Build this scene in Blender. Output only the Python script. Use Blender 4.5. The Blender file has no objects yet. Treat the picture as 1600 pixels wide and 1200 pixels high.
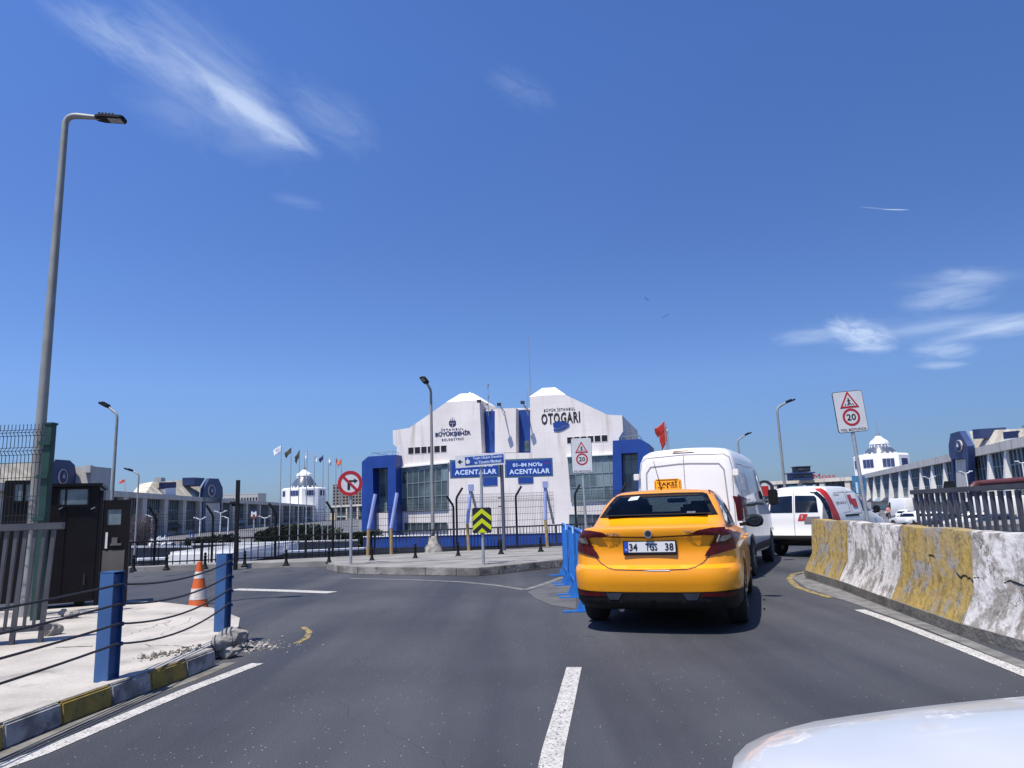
import bpy, bmesh, math, random
from mathutils import Vector, Matrix
from mathutils.bvhtree import BVHTree
random.seed(7)
PI = math.pi
S = bpy.context.scene
COL = S.collection
# ---------------------------------------------------------------- camera
H = 1.36; F = 1110.0; HOR = 795.0; ROLL = 0.035
PITCH = math.atan((HOR-600)/F)
_R0 = Vector((1,0,0)); _U0 = Vector((0,-math.sin(PITCH),math.cos(PITCH))); FW = Vector((0,math.cos(PITCH),math.sin(PITCH)))
RT = _R0*math.cos(ROLL) - _U0*math.sin(ROLL)
UP = _U0*math.cos(ROLL) + _R0*math.sin(ROLL)
cam = bpy.data.objects.new('camera', bpy.data.cameras.new('camera')); COL.objects.link(cam)
cm = Matrix((RT, UP, -FW)).transposed().to_4x4(); cm.translation = (0,0,H)
cam.matrix_world = cm
cam.data.sensor_width = 36; cam.data.lens = 36*F/1600; cam.data.clip_start = .05; cam.data.clip_end = 6000
S.camera = cam
# ---------------------------------------------------------------- sun + sky
SUN_EL = math.radians(66); SUN_D = Vector((.62,.78,0)).normalized()   # horizontal travel of the light
ldir = Vector((SUN_D.x*math.cos(SUN_EL), SUN_D.y*math.cos(SUN_EL), -math.sin(SUN_EL)))
sl = bpy.data.lights.new('sun','SUN'); sl.energy = 4.4; sl.angle = math.radians(.53); sl.color = (1,.935,.83)
so = bpy.data.objects.new('sun', sl); COL.objects.link(so)
so.rotation_euler = ldir.to_track_quat('-Z','Y').to_euler(); so.location = (-20,-20,40)
W = bpy.data.worlds.new('World'); S.world = W; W.use_nodes = True; W.cycles.sampling_method = 'MANUAL'; W.cycles.sample_map_resolution = 256
nt = W.node_tree; N = nt.nodes; L = nt.links
for n in list(N): N.remove(n)
def nd(t, **k):
    n = N.new(t)
    for a,b in k.items(): setattr(n,a,b)
    return n
def mth(op, a, b=None, c=None, clamp=False):
    n = N.new('ShaderNodeMath'); n.operation = op; n.use_clamp = clamp
    for i,v in enumerate((a,b,c)):
        if v is None: continue
        if isinstance(v,(int,float)): n.inputs[i].default_value = v
        else: L.new(v, n.inputs[i])
    return n.outputs[0]
wo = nd('ShaderNodeOutputWorld'); bg = nd('ShaderNodeBackground')
sky = nd('ShaderNodeTexSky', sky_type='NISHITA', sun_disc=False)
sky.sun_elevation = SUN_EL; sky.sun_rotation = math.atan2(-SUN_D.x,-SUN_D.y)
sky.altitude = 60; sky.air_density = 1.0; sky.dust_density = .6; sky.ozone_density = 2.2
tc = nd('ShaderNodeTexCoord'); sep = nd('ShaderNodeSeparateXYZ'); L.new(tc.outputs['Generated'], sep.inputs[0])
# direction space: azimuth / elevation (radians)
az = mth('ARCTAN2', sep.outputs[0], sep.outputs[1]); el = mth('ARCSINE', sep.outputs[2])
def pix_ae(px,py):
    d = (FW + RT*((px-800)/F) + UP*((600-py)/F)).normalized()
    return math.atan2(d.x,d.y), math.asin(d.z)
comb = nd('ShaderNodeCombineXYZ'); L.new(az, comb.inputs[0]); L.new(el, comb.inputs[1])
def cloud(p0, p1, wid, dens, scale, stretch, thr, soft):
    """one wispy streak between two sky directions, fibres running along it"""
    a0,e0 = pix_ae(*p0); a1,e1 = pix_ae(*p1)
    ang = math.atan2(e1-e0, a1-a0); ln = math.hypot(a1-a0,e1-e0)/2
    mp = nd('ShaderNodeMapping', vector_type='TEXTURE'); mp.inputs[1].default_value = ((a0+a1)/2,(e0+e1)/2,0); mp.inputs[2].default_value = (0,0,ang)
    L.new(comb.outputs[0], mp.inputs[0])
    s = nd('ShaderNodeSeparateXYZ'); L.new(mp.outputs[0], s.inputs[0])
    u = mth('DIVIDE', s.outputs[0], ln); v = mth('DIVIDE', s.outputs[1], wid)
    r = mth('ADD', mth('POWER', mth('ABSOLUTE',u), 2.6), mth('POWER', mth('ABSOLUTE',v), 1.6))
    m = mth('POWER', mth('SUBTRACT', 1.0, r, clamp=True), 1.25)
    mp2 = nd('ShaderNodeMapping'); mp2.inputs[3].default_value = (scale/stretch, scale, 1); mp2.inputs[1].default_value = (a0*9,e1*7,p0[0]*.01)
    L.new(mp.outputs[0], mp2.inputs[0])
    nz = nd('ShaderNodeTexNoise'); nz.inputs['Scale'].default_value = 1; nz.inputs['Detail'].default_value = 5.5; nz.inputs['Roughness'].default_value = .62; nz.inputs['Distortion'].default_value = 1.3
    L.new(mp2.outputs[0], nz.inputs['Vector'])
    t = mth('DIVIDE', mth('SUBTRACT', mth('ADD', nz.outputs[0], mth('MULTIPLY', m, .35)), thr), soft, clamp=True)
    return mth('MULTIPLY', mth('MULTIPLY', t, m), dens)
cl = [cloud((20,-45),(350,160),.040,.36,34,4,.55,.45), cloud((150,0),(500,230),.045,.40,36,3.5,.54,.45),
      cloud((270,90),(510,250),.028,.66,38,3,.52,.4), cloud((150,110),(520,250),.055,.20,26,3,.5,.45),
      cloud((420,120),(610,240),.055,.16,34,2.5,.5,.45), cloud((150,-60),(480,190),.055,.16,30,4,.52,.4),
      cloud((1190,534),(1350,514),.014,.42,70,5,.5,.45), cloud((1280,505),(1410,538),.028,.80,52,2,.49,.42), cloud((1310,545),(1410,543),.008,.55,60,4,.45,.4),
      cloud((1360,524),(1600,488),.013,.32,60,6,.47,.45),
      cloud((1440,536),(1780,462),.018,.72,60,7,.46,.45), cloud((1390,478),(1580,448),.026,.38,60,4,.52,.4), cloud((1450,425),(1580,440),.018,.32,60,4,.5,.4), cloud((1380,445),(1640,425),.018,.18,50,5,.5,.45),
      cloud((1410,548),(1540,544),.018,.42,60,3,.5,.4), cloud((1420,573),(1520,568),.007,.36,60,5,.45,.4), cloud((1150,528),(1640,500),.024,.14,40,6,.47,.5),
      cloud((1374,327),(1424,328),.0009,.8,10,6,.2,.3), cloud((1340,323),(1390,327),.0012,.2,10,6,.2,.3), cloud((415,304),(520,326),.012,.10,40,4,.5,.4),
      cloud((745,105),(885,170),.03,.10,50,3,.52,.4)]
tot = cl[0]
for c in cl[1:]: tot = mth('SUBTRACT', mth('ADD', tot, c), mth('MULTIPLY', tot, c))
hs = nd('ShaderNodeHueSaturation'); hs.inputs['Saturation'].default_value = 1.0; hs.inputs['Value'].default_value = 1.0
L.new(sky.outputs[0], hs.inputs['Color'])
gm = nd('ShaderNodeMix', data_type='RGBA', blend_type='MULTIPLY'); gm.inputs[0].default_value = 1
rp = nd('ShaderNodeValToRGB'); L.new(mth('DIVIDE', el, .6), rp.inputs[0]); e_ = rp.color_ramp.elements
e_[0].position = .0; e_[0].color = (.44,.60,1.0,1); e_[1].position = 1; e_[1].color = (.72,1.02,1.62,1)
for p_,c_ in ((.12,(.50,.66,1.02)),(.28,(.68,.86,1.26)),(.6,(.66,.88,1.36))):
    q_ = e_.new(p_); q_.color = (*c_,1)
azf = mth('SUBTRACT', 1.03, mth('MULTIPLY', sep.outputs[0], .22))
az3 = nd('ShaderNodeCombineXYZ'); [L.new(azf, az3.inputs[i]) for i in range(3)]
tn = nd('ShaderNodeMix', data_type='RGBA', blend_type='MULTIPLY'); tn.inputs[0].default_value = 1; tn.clamp_result = False
L.new(rp.outputs[0], tn.inputs[6]); L.new(az3.outputs[0], tn.inputs[7]); L.new(tn.outputs[2], gm.inputs[7])
L.new(hs.outputs[0], gm.inputs[6])
SKYTINT = gm
mx = nd('ShaderNodeMix', data_type='RGBA'); mx.inputs[7].default_value = (6.2,7.4,9.6,1)
L.new(tot, mx.inputs[0]); L.new(gm.outputs[2], mx.inputs[6])
L.new(mx.outputs[2], bg.inputs[0]); bg.inputs[1].default_value = .075; L.new(bg.outputs[0], wo.inputs[0])
vs = S.view_settings; vs.view_transform = 'Standard'; vs.look = 'None'; vs.exposure = 0.5; vs.gamma = 1; vs.use_curve_mapping = False
# ---------------------------------------------------------------- placing helpers
def ray(px,py): return FW + RT*((px-800)/F) + UP*((600-py)/F)
def G(px,py,z=0.0):
    d = ray(px,py); t = (z-H)/d.z
    return Vector((d.x*t, d.y*t, z))
def at(px,py,D):
    d = ray(px,py); t = D/d.y
    return Vector((d.x*t, D, H+d.z*t))
class Plane:
    """vertical plane through A and B; s runs from A to B"""
    def __init__(s, A, B):
        s.A = Vector((A[0],A[1],0)); B = Vector((B[0],B[1],0)); s.len = (B-s.A).length; s.d = (B-s.A)/s.len
        s.n = Vector((s.d.y,-s.d.x,0))
        if s.n.dot(-s.A) < 0: s.n = -s.n
    def uz(s, px, py):
        r = ray(px,py)
        u = (-s.A.x*(-r.y) + (-s.A.y)*(r.x)*-1*-1*1)/det if False else None
        a,b,c,d_ = s.d.x, -r.x, s.d.y, -r.y
        e,f = -s.A.x, -s.A.y
        D = a*d_-b*c
        u = (e*d_-b*f)/D; t = (a*f-e*c)/D
        return u, H+r.z*t
    def P(s, u, z, off=0.0): 
        v = s.A + s.d*u + s.n*off
        return Vector((v.x,v.y,z))
# ---------------------------------------------------------------- materials
def mat(name, c1, c2=None, rough=.6, metal=0.0, scale=5.0, detail=5, lo=.35, hi=.65, bump=0.0, bscale=None, spec=None, coat=0.0, alpha=None, c3=None, s3=1.0, t3=(.6,.7), emis=None, stretch=None):
    m = bpy.data.materials.new(name); m.use_nodes = True
    t = m.node_tree; n = t.nodes; b = n['Principled BSDF']
    b.inputs['Roughness'].default_value = rough; b.inputs['Metallic'].default_value = metal
    if spec is not None: b.inputs['Specular IOR Level'].default_value = spec
    if coat: b.inputs['Coat Weight'].default_value = coat; b.inputs['Coat Roughness'].default_value = .04
    c1 = (*c1,1); b.inputs['Base Color'].default_value = c1
    co = None
    if c2 is not None or bump:
        co = n.new('ShaderNodeTexCoord'); src = co.outputs['Object']
        if stretch:
            mp = n.new('ShaderNodeMapping'); mp.inputs[3].default_value = stretch; t.links.new(src, mp.inputs[0]); src = mp.outputs[0]
    if c2 is not None:
        nz = n.new('ShaderNodeTexNoise'); nz.inputs['Scale'].default_value = scale; nz.inputs['Detail'].default_value = detail
        t.links.new(src, nz.inputs['Vector'])
        r = n.new('ShaderNodeValToRGB'); r.color_ramp.elements[0].position = lo; r.color_ramp.elements[1].position = hi
        r.color_ramp.elements[0].color = c1; r.color_ramp.elements[1].color = (*c2,1)
        t.links.new(nz.outputs[0], r.inputs[0]); out = r.outputs[0]
        if c3 is not None:
            n3 = n.new('ShaderNodeTexNoise'); n3.inputs['Scale'].default_value = s3; n3.inputs['Detail'].default_value = 8; n3.inputs['Roughness'].default_value = .65
            t.links.new(src, n3.inputs['Vector'])
            r3 = n.new('ShaderNodeValToRGB'); r3.color_ramp.elements[0].position = t3[0]; r3.color_ramp.elements[1].position = t3[1]
            t.links.new(n3.outputs[0], r3.inputs[0])
            m3 = n.new('ShaderNodeMix'); m3.data_type = 'RGBA'; m3.inputs[7].default_value = (*c3,1)
            t.links.new(r3.outputs[0], m3.inputs[0]); t.links.new(out, m3.inputs[6]); out = m3.outputs[2]
        t.links.new(out, b.inputs['Base Color'])
    if bump:
        nb = n.new('ShaderNodeTexNoise'); nb.inputs['Scale'].default_value = bscale or scale*4; nb.inputs['Detail'].default_value = 6
        t.links.new(src, nb.inputs['Vector'])
        bp = n.new('ShaderNodeBump'); bp.inputs['Strength'].default_value = bump; bp.inputs['Distance'].default_value = .02
        t.links.new(nb.outputs[0], bp.inputs['Height']); t.links.new(bp.outputs[0], b.inputs['Normal'])
    return m
M = {}
def asphalt():
    m = mat('asphalt', (.030,.0325,.039), (.058,.061,.069), rough=.82, scale=.35, detail=9, lo=.3, hi=.72, bump=.5, bscale=70)
    t = m.node_tree; n = t.nodes; b = n['Principled BSDF']
    base = b.inputs['Base Color'].links[0].from_socket
    co = [x for x in n if x.type=='TEX_COORD'][0]
    # aggregate grain
    g = n.new('ShaderNodeTexNoise'); g.inputs['Scale'].default_value = 130; g.inputs['Detail'].default_value = 3; t.links.new(co.outputs['Object'], g.inputs['Vector'])
    gr = n.new('ShaderNodeValToRGB'); gr.color_ramp.elements[0].color = (.62,.62,.62,1); gr.color_ramp.elements[1].color = (1.45,1.45,1.45,1); gr.color_ramp.elements[0].position=.3; gr.color_ramp.elements[1].position=.7
    t.links.new(g.outputs[0], gr.inputs[0])
    mm = n.new('ShaderNodeMix'); mm.data_type='RGBA'; mm.blend_type='MULTIPLY'; mm.inputs[0].default_value=1
    t.links.new(base, mm.inputs[6]); t.links.new(gr.outputs[0], mm.inputs[7])
    # pale chips: sparse voronoi cells
    v = n.new('ShaderNodeTexVoronoi'); v.inputs['Scale'].default_value = 27; t.links.new(co.outputs['Object'], v.inputs['Vector'])
    a = n.new('ShaderNodeMath'); a.operation='LESS_THAN'; a.inputs[1].default_value=.105; t.links.new(v.outputs['Distance'], a.inputs[0])
    sx = n.new('ShaderNodeSeparateColor'); t.links.new(v.outputs['Color'], sx.inputs[0])
    c = n.new('ShaderNodeMath'); c.operation='GREATER_THAN'; c.inputs[1].default_value=.80; t.links.new(sx.outputs[0], c.inputs[0])
    d = n.new('ShaderNodeMath'); d.operation='MULTIPLY'; t.links.new(a.outputs[0], d.inputs[0]); t.links.new(c.outputs[0], d.inputs[1])
    m2 = n.new('ShaderNodeMix'); m2.data_type='RGBA'; m2.inputs[7].default_value=(.42,.42,.42,1)
    t.links.new(d.outputs[0], m2.inputs[0]); t.links.new(mm.outputs[2], m2.inputs[6])
    # tyre-polished and oily streaks running roughly along the lane
    mp = n.new('ShaderNodeMapping'); mp.inputs[3].default_value=(1.1,.10,1); mp.inputs[2].default_value=(0,0,-.15); t.links.new(co.outputs['Object'], mp.inputs[0])
    w = n.new('ShaderNodeTexNoise'); w.inputs['Scale'].default_value=1.0; w.inputs['Detail'].default_value=5; t.links.new(mp.outputs[0], w.inputs['Vector'])
    wr = n.new('ShaderNodeValToRGB'); wr.color_ramp.elements[0].position=.38; wr.color_ramp.elements[1].position=.62
    wr.color_ramp.elements[0].color=(.72,.72,.74,1); wr.color_ramp.elements[1].color=(1.24,1.24,1.23,1); t.links.new(w.outputs[0], wr.inputs[0])
    m3 = n.new('ShaderNodeMix'); m3.data_type='RGBA'; m3.blend_type='MULTIPLY'; m3.inputs[0].default_value=1
    t.links.new(m2.outputs[2], m3.inputs[6]); t.links.new(wr.outputs[0], m3.inputs[7])
    # hairline cracks
    vc = n.new('ShaderNodeTexVoronoi'); vc.feature='DISTANCE_TO_EDGE'; vc.inputs['Scale'].default_value=.33
    nw = n.new('ShaderNodeTexNoise'); nw.inputs['Scale'].default_value=1.5; nw.inputs['Detail'].default_value=6; t.links.new(co.outputs['Object'], nw.inputs['Vector'])
    mv = n.new('ShaderNodeMix'); mv.data_type='RGBA'; mv.inputs[0].default_value=.35; t.links.new(co.outputs['Object'], mv.inputs[6]); t.links.new(nw.outputs['Color'], mv.inputs[7])
    t.links.new(mv.outputs[2], vc.inputs['Vector'])
    lt = n.new('ShaderNodeMath'); lt.operation='LESS_THAN'; lt.inputs[1].default_value=.0004; t.links.new(vc.outputs['Distance'], lt.inputs[0])
    m4 = n.new('ShaderNodeMix'); m4.data_type='RGBA'; m4.inputs[7].default_value=(.02,.02,.022,1); t.links.new(lt.outputs[0], m4.inputs[0]); t.links.new(m3.outputs[2], m4.inputs[6])
    t.links.new(m4.outputs[2], b.inputs['Base Color'])
    rr_ = n.new('ShaderNodeMapRange'); rr_.inputs[1].default_value=.35; rr_.inputs[2].default_value=.65; rr_.inputs[3].default_value=.62; rr_.inputs[4].default_value=.92
    t.links.new(w.outputs[0], rr_.inputs[0]); t.links.new(rr_.outputs[0], b.inputs['Roughness'])
    return m
M['asphalt'] = asphalt()
M['lot'] = mat('lot_asphalt', (.09,.092,.1), (.16,.16,.165), rough=.9, scale=.12, detail=8)
M['pave'] = mat('pavement_concrete', (.30,.28,.25), (.44,.41,.37), rough=.92, scale=1.6, detail=12, lo=.3, hi=.62, bump=.5, bscale=26, c3=(.15,.14,.125), s3=2.3, t3=(.55,.8))
M['pavefar'] = mat('far_pavement_concrete', (.17,.165,.155), (.27,.26,.245), rough=.9, scale=1.2, detail=9, bump=.2, bscale=30, c3=(.15,.145,.14), s3=2.5, t3=(.56,.75))
M['kerbgrey'] = mat('kerb_worn_white', (.15,.15,.15), (.32,.32,.32), rough=.9, scale=6, detail=9, lo=.4, hi=.6, bump=.5, bscale=40, c3=(.09,.085,.08), s3=5, t3=(.55,.68))
M['kerbyel'] = mat('kerb_worn_yellow', (.22,.155,.028), (.30,.22,.05), rough=.9, scale=6, detail=9, bump=.5, bscale=40, c3=(.10,.09,.06), s3=4, t3=(.50,.64))
M['patch'] = mat('smooth_concrete_patch', (.058,.060,.066), (.105,.105,.105), rough=.85, scale=1.5, detail=8)
M['line'] = mat('road_paint_white', (.38,.37,.35), (.50,.49,.46), rough=.8, scale=8, detail=8, c3=(.075,.077,.085), s3=48, t3=(.55,.60), bump=.3, bscale=90)
M['lineold'] = mat('road_paint_faded', (.10,.10,.10), (.19,.185,.175), rough=.85, scale=6, detail=8)
M['yline'] = mat('road_paint_yellow', (.26,.185,.05), (.33,.24,.08), rough=.85, scale=6, detail=8, c3=(.065,.067,.07), s3=14, t3=(.46,.58))
M['debris'] = mat('dark_debris', (.07,.06,.05), (.2,.18,.15), rough=.95, scale=20)
M['kerbdirty'] = mat('kerb_stained', (.13,.125,.115), (.27,.26,.24), rough=.95, scale=2.5, detail=11, lo=.38, hi=.62, bump=.6, bscale=18, c3=(.06,.055,.05), s3=4, t3=(.54,.7))
M['rubble'] = mat('broken_concrete', (.17,.16,.145), (.36,.34,.31), rough=.95, scale=7, detail=8, bump=.8, bscale=20)
def barrier_paint(name, c, c2, t3=(.53,.58)):
    m = mat(name, c, c2, rough=.9, scale=1.6, detail=6, bump=.9, bscale=13, c3=(.27,.25,.225), s3=3.0, t3=t3)
    t = m.node_tree; n = t.nodes; b = n['Principled BSDF']; base = b.inputs['Base Color'].links[0].from_socket
    co = [x for x in n if x.type=='TEX_COORD'][0]
    # dark grime in fine scratches
    g = n.new('ShaderNodeTexNoise'); g.inputs['Scale'].default_value=11; g.inputs['Detail'].default_value=10; g.inputs['Roughness'].default_value=.7
    mp = n.new('ShaderNodeMapping'); mp.inputs[3].default_value=(1,1,.45); t.links.new(co.outputs['Object'], mp.inputs[0]); t.links.new(mp.outputs[0], g.inputs['Vector'])
    r = n.new('ShaderNodeValToRGB'); r.color_ramp.elements[0].position=.36; r.color_ramp.elements[1].position=.5
    r.color_ramp.elements[0].color=(.42,.39,.35,1); r.color_ramp.elements[1].color=(1,1,1,1); t.links.new(g.outputs[0], r.inputs[0])
    mm = n.new('ShaderNodeMix'); mm.data_type='RGBA'; mm.blend_type='MULTIPLY'; mm.inputs[0].default_value=.75
    t.links.new(base, mm.inputs[6]); t.links.new(r.outputs[0], mm.inputs[7])
    vc = n.new('ShaderNodeTexVoronoi'); vc.feature='DISTANCE_TO_EDGE'; vc.inputs['Scale'].default_value=1.3
    mv = n.new('ShaderNodeMix'); mv.data_type='RGBA'; mv.inputs[0].default_value=.3; t.links.new(co.outputs['Object'], mv.inputs[6]); t.links.new(g.outputs['Color'], mv.inputs[7]); t.links.new(mv.outputs[2], vc.inputs['Vector'])
    lt = n.new('ShaderNodeMath'); lt.operation='LESS_THAN'; lt.inputs[1].default_value=.006; t.links.new(vc.outputs['Distance'], lt.inputs[0])
    m4 = n.new('ShaderNodeMix'); m4.data_type='RGBA'; m4.inputs[7].default_value=(.08,.07,.06,1); t.links.new(lt.outputs[0], m4.inputs[0]); t.links.new(mm.outputs[2], m4.inputs[6])
    t.links.new(m4.outputs[2], b.inputs['Base Color'])
    return m
M['bar_y'] = barrier_paint('barrier_yellow_paint', (.38,.26,.055), (.31,.235,.11))
M['bar_w'] = barrier_paint('barrier_white_paint', (.62,.60,.585), (.50,.48,.46), (.50,.555))
M['bar_base'] = mat('barrier_plinth', (.10,.095,.085), (.2,.19,.17), rough=.95, scale=4, detail=8, bump=.6, bscale=25)
def stucco(name, a, b_, stain):
    m = mat(name, a, b_, rough=.85, scale=.35, detail=8, bump=.1, bscale=6)
    t = m.node_tree; n = t.nodes; b = n['Principled BSDF']; base = b.inputs['Base Color'].links[0].from_socket
    co = [x for x in n if x.type=='TEX_COORD'][0]
    mp = n.new('ShaderNodeMapping'); mp.inputs[3].default_value=(1.1,1.1,.1); t.links.new(co.outputs['Object'], mp.inputs[0])
    g = n.new('ShaderNodeTexNoise'); g.inputs['Scale'].default_value=1.4; g.inputs['Detail'].default_value=8; t.links.new(mp.outputs[0], g.inputs['Vector'])
    r = n.new('ShaderNodeValToRGB'); r.color_ramp.elements[0].position=.54; r.color_ramp.elements[1].position=.75; t.links.new(g.outputs[0], r.inputs[0])
    mm = n.new('ShaderNodeMix'); mm.data_type='RGBA'; mm.inputs[7].default_value=(*stain,1)
    t.links.new(r.outputs[0], mm.inputs[0]); t.links.new(base, mm.inputs[6])
    sx_ = n.new('ShaderNodeSeparateXYZ'); t.links.new(co.outputs['Object'], sx_.inputs[0]); cx_ = n.new('ShaderNodeCombineXYZ'); t.links.new(sx_.outputs[0], cx_.inputs[0]); t.links.new(sx_.outputs[2], cx_.inputs[1])
    bk_ = n.new('ShaderNodeTexBrick'); t.links.new(cx_.outputs[0], bk_.inputs['Vector']); bk_.offset = 0; bk_.inputs['Scale'].default_value=1; bk_.inputs['Brick Width'].default_value=2.9; bk_.inputs['Row Height'].default_value=1.55; bk_.inputs['Mortar Size'].default_value=.02
    bk_.inputs['Color1'].default_value=(1,1,1,1); bk_.inputs['Color2'].default_value=(.975,.975,.97,1); bk_.inputs['Mortar'].default_value=(.90,.895,.885,1)
    mj = n.new('ShaderNodeMix'); mj.data_type='RGBA'; mj.blend_type='MULTIPLY'; mj.inputs[0].default_value=1
    t.links.new(mm.outputs[2], mj.inputs[6]); t.links.new(bk_.outputs[0], mj.inputs[7]); t.links.new(mj.outputs[2], b.inputs['Base Color'])
    return m
M['white_wall'] = stucco('white_render', (.70,.655,.63), (.79,.74,.705), (.50,.44,.39))
M['cap_white'] = mat('white_roof_sheet', (.85,.85,.85), (.8,.8,.8), rough=.6, scale=2)
M['concrete'] = stucco('terminal_concrete', (.56,.52,.46), (.66,.62,.55), (.38,.34,.29))
M['finwhite'] = mat('fin_white', (.82,.80,.77), (.72,.70,.66), rough=.8, scale=.8)
M['blue'] = mat('blue_cladding', (.006,.042,.23), (.009,.052,.27), rough=.5, scale=.8)
M['bluedark'] = mat('dark_blue_cladding', (.022,.042,.12), (.03,.055,.15), rough=.6, scale=.6)
M['navy'] = mat('navy_paint', (.012,.018,.09), rough=.6)
M['ink'] = mat('black_paint', (.012,.012,.016), rough=.5)
M['darkwin'] = mat('dark_opening', (.012,.010,.012), rough=.4)
def glassmat(name, a, b_, scale=.4, rough=.06, spec=.8):
    m = mat(name, a, b_, rough=rough, scale=scale, detail=3, spec=spec, lo=.42, hi=.58)
    return m
M['curtain'] = glassmat('curtain_glass', (.035,.055,.065), (.11,.145,.16), .35, .12)
M['curtain2'] = glassmat('curtain_glass_pale', (.13,.18,.20), (.20,.255,.28), .3, .12)  # paler base colour carries the sky reflected in the right-hand glass
M['termglass'] = glassmat('terminal_glass', (.02,.028,.035), (.07,.085,.095), .5, .3, .5)
M['mullion'] = mat('mullion_grey', (.22,.27,.30), rough=.5)
M['roofbeige'] = mat('weathered_roof_felt', (.42,.38,.30), (.62,.57,.47), rough=.95, scale=.4, detail=9, bump=.4, bscale=2, c3=(.24,.21,.17), s3=.9, t3=(.55,.7))
M['galv'] = mat('galvanised_steel', (.36,.38,.39), (.46,.48,.49), rough=.5, metal=.55, scale=8)
M['poleg'] = mat('lamp_pole_grey', (.22,.225,.215), (.29,.295,.28), rough=.6, metal=.25, scale=3)
M['black'] = mat('black_metal', (.005,.005,.007), (.010,.010,.012), rough=.6, scale=4, spec=.25)
M['rampgrey'] = mat('ramp_grey', (.085,.087,.095), (.13,.13,.135), rough=.9, scale=1)
M['darksteel'] = mat('dark_steel_railing', (.022,.026,.04), (.04,.046,.065), rough=.55, spec=.3, scale=3)
M['railblue'] = mat('blue_grey_railing', (.12,.15,.22), (.17,.2,.28), rough=.5, metal=.2, scale=3)
M['railgrey'] = mat('grey_railing_paint', (.052,.055,.066), (.08,.083,.095), rough=.5, scale=3, bump=.05)
M['green'] = mat('green_post_paint', (.005,.032,.024), (.008,.045,.033), rough=.5, scale=4)
M['wire'] = mat('dark_wire', (.012,.014,.018), rough=.6, metal=.3)
M['postblue'] = mat('blue_post_paint', (.02,.07,.20), (.032,.10,.25), rough=.45, scale=3, detail=8, bump=.15, bscale=30, c3=(.06,.06,.08), s3=5, t3=(.66,.72))
M['barblue'] = mat('crowd_barrier_blue', (.015,.13,.48), (.03,.19,.58), rough=.4, scale=6, c3=(.15,.22,.35), s3=7, t3=(.62,.7))
M['cable'] = mat('steel_cable', (.035,.032,.035), rough=.6, metal=.3)
M['orange'] = mat('cone_orange', (.55,.10,.012), (.46,.075,.01), rough=.6, scale=8, c3=(.25,.08,.03), s3=9, t3=(.6,.7))
M['conewhite'] = mat('cone_white_band', (.6,.58,.55), (.42,.38,.35), rough=.5, scale=14)
M['boothdark'] = mat('dark_booth_sheet', (.0045,.003,.005), (.008,.006,.008), rough=.42, spec=.25, scale=2, bump=.05, bscale=5)
M['boothgrey'] = mat('booth_door_grey', (.07,.065,.06), (.10,.095,.09), rough=.6, scale=3)
M['boothglass'] = glassmat('booth_glass', (.16,.21,.24), (.10,.14,.17), 3, .1)
M['signwhite'] = mat('sign_white', (.62,.63,.64), (.56,.57,.58), rough=.4, scale=6)
M['signred'] = mat('sign_red', (.42,.015,.02), (.36,.015,.02), rough=.4, scale=8)
M['signblue'] = mat('sign_blue', (.012,.05,.28), (.018,.06,.31), rough=.35, scale=5)
M['signlight'] = mat('sign_pale_blue_letters', (.62,.75,.9), rough=.4)
M['signteal'] = mat('sign_frame_teal', (.07,.13,.20), rough=.5)
M['chev'] = mat('chevron_yellow', (.55,.62,.01), rough=.4)
M['brown'] = mat('ochre_post', (.28,.2,.09), (.35,.26,.12), rough=.7, scale=6)
M['periwinkle'] = mat('pale_blue_tube', (.27,.33,.62), (.34,.4,.68), rough=.5, scale=5)
M['tyre'] = mat('tyre_rubber', (.014,.014,.015), (.02,.02,.02), rough=.85, scale=20)
M['rim'] = mat('wheel_silver', (.30,.30,.31), rough=.35, metal=.7)
M['taxi'] = mat('taxi_paint', (.86,.335,.002), (.83,.31,.002), rough=.34, scale=1.2, coat=.5, c3=(.52,.27,.06), s3=7, t3=(.56,.95))
M['taxiline'] = mat('panel_gap', (.09,.02,.005), rough=.6)
M['plastic'] = mat('black_plastic', (.006,.006,.007), (.011,.011,.012), rough=.55, scale=15, spec=.25)
M['carglass'] = mat('car_glass', (.004,.009,.022), (.010,.018,.036), rough=.05, scale=1.4, spec=.28, detail=2)
M['cabindark'] = mat('cabin_dark', (.012,.012,.014), rough=.8)
def tint():
    m=bpy.data.materials.new('tinted_glass'); m.use_nodes=True; t=m.node_tree; n=t.nodes; n.remove(n['Principled BSDF'])
    tr=n.new('ShaderNodeBsdfTransparent'); tr.inputs[0].default_value=(.24,.30,.33,1); gl=n.new('ShaderNodeBsdfGlossy'); gl.inputs['Roughness'].default_value=.04
    fr=n.new('ShaderNodeFresnel'); fr.inputs[0].default_value=1.38; mx_=n.new('ShaderNodeMixShader'); t.links.new(fr.outputs[0],mx_.inputs[0]); t.links.new(tr.outputs[0],mx_.inputs[1]); t.links.new(gl.outputs[0],mx_.inputs[2]); t.links.new(mx_.outputs[0],n['Material Output'].inputs[0]); return m
M['tintglass']=tint()
M['tailred'] = mat('tail_lamp_red', (.045,.001,.003), (.075,.002,.004), rough=.3, scale=18, detail=1, spec=.4)
M['lampclear'] = mat('lamp_clear', (.11,.11,.12), (.2,.2,.2), rough=.2, scale=20, coat=.6)
M['signyellow'] = mat('roof_sign_yellow', (.9,.43,.01), rough=.4)
M['chrome'] = mat('chrome', (.65,.65,.66), rough=.15, metal=1)
M['vanwhite'] = mat('van_white_paint', (.74,.74,.73), (.68,.68,.67), rough=.35, scale=.8, coat=.5)
M['seam'] = mat('panel_seam_grey', (.24,.24,.25), rough=.6)
M['hoodgap'] = mat('hood_gap_grey', (.3,.31,.32), rough=.6)
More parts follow.
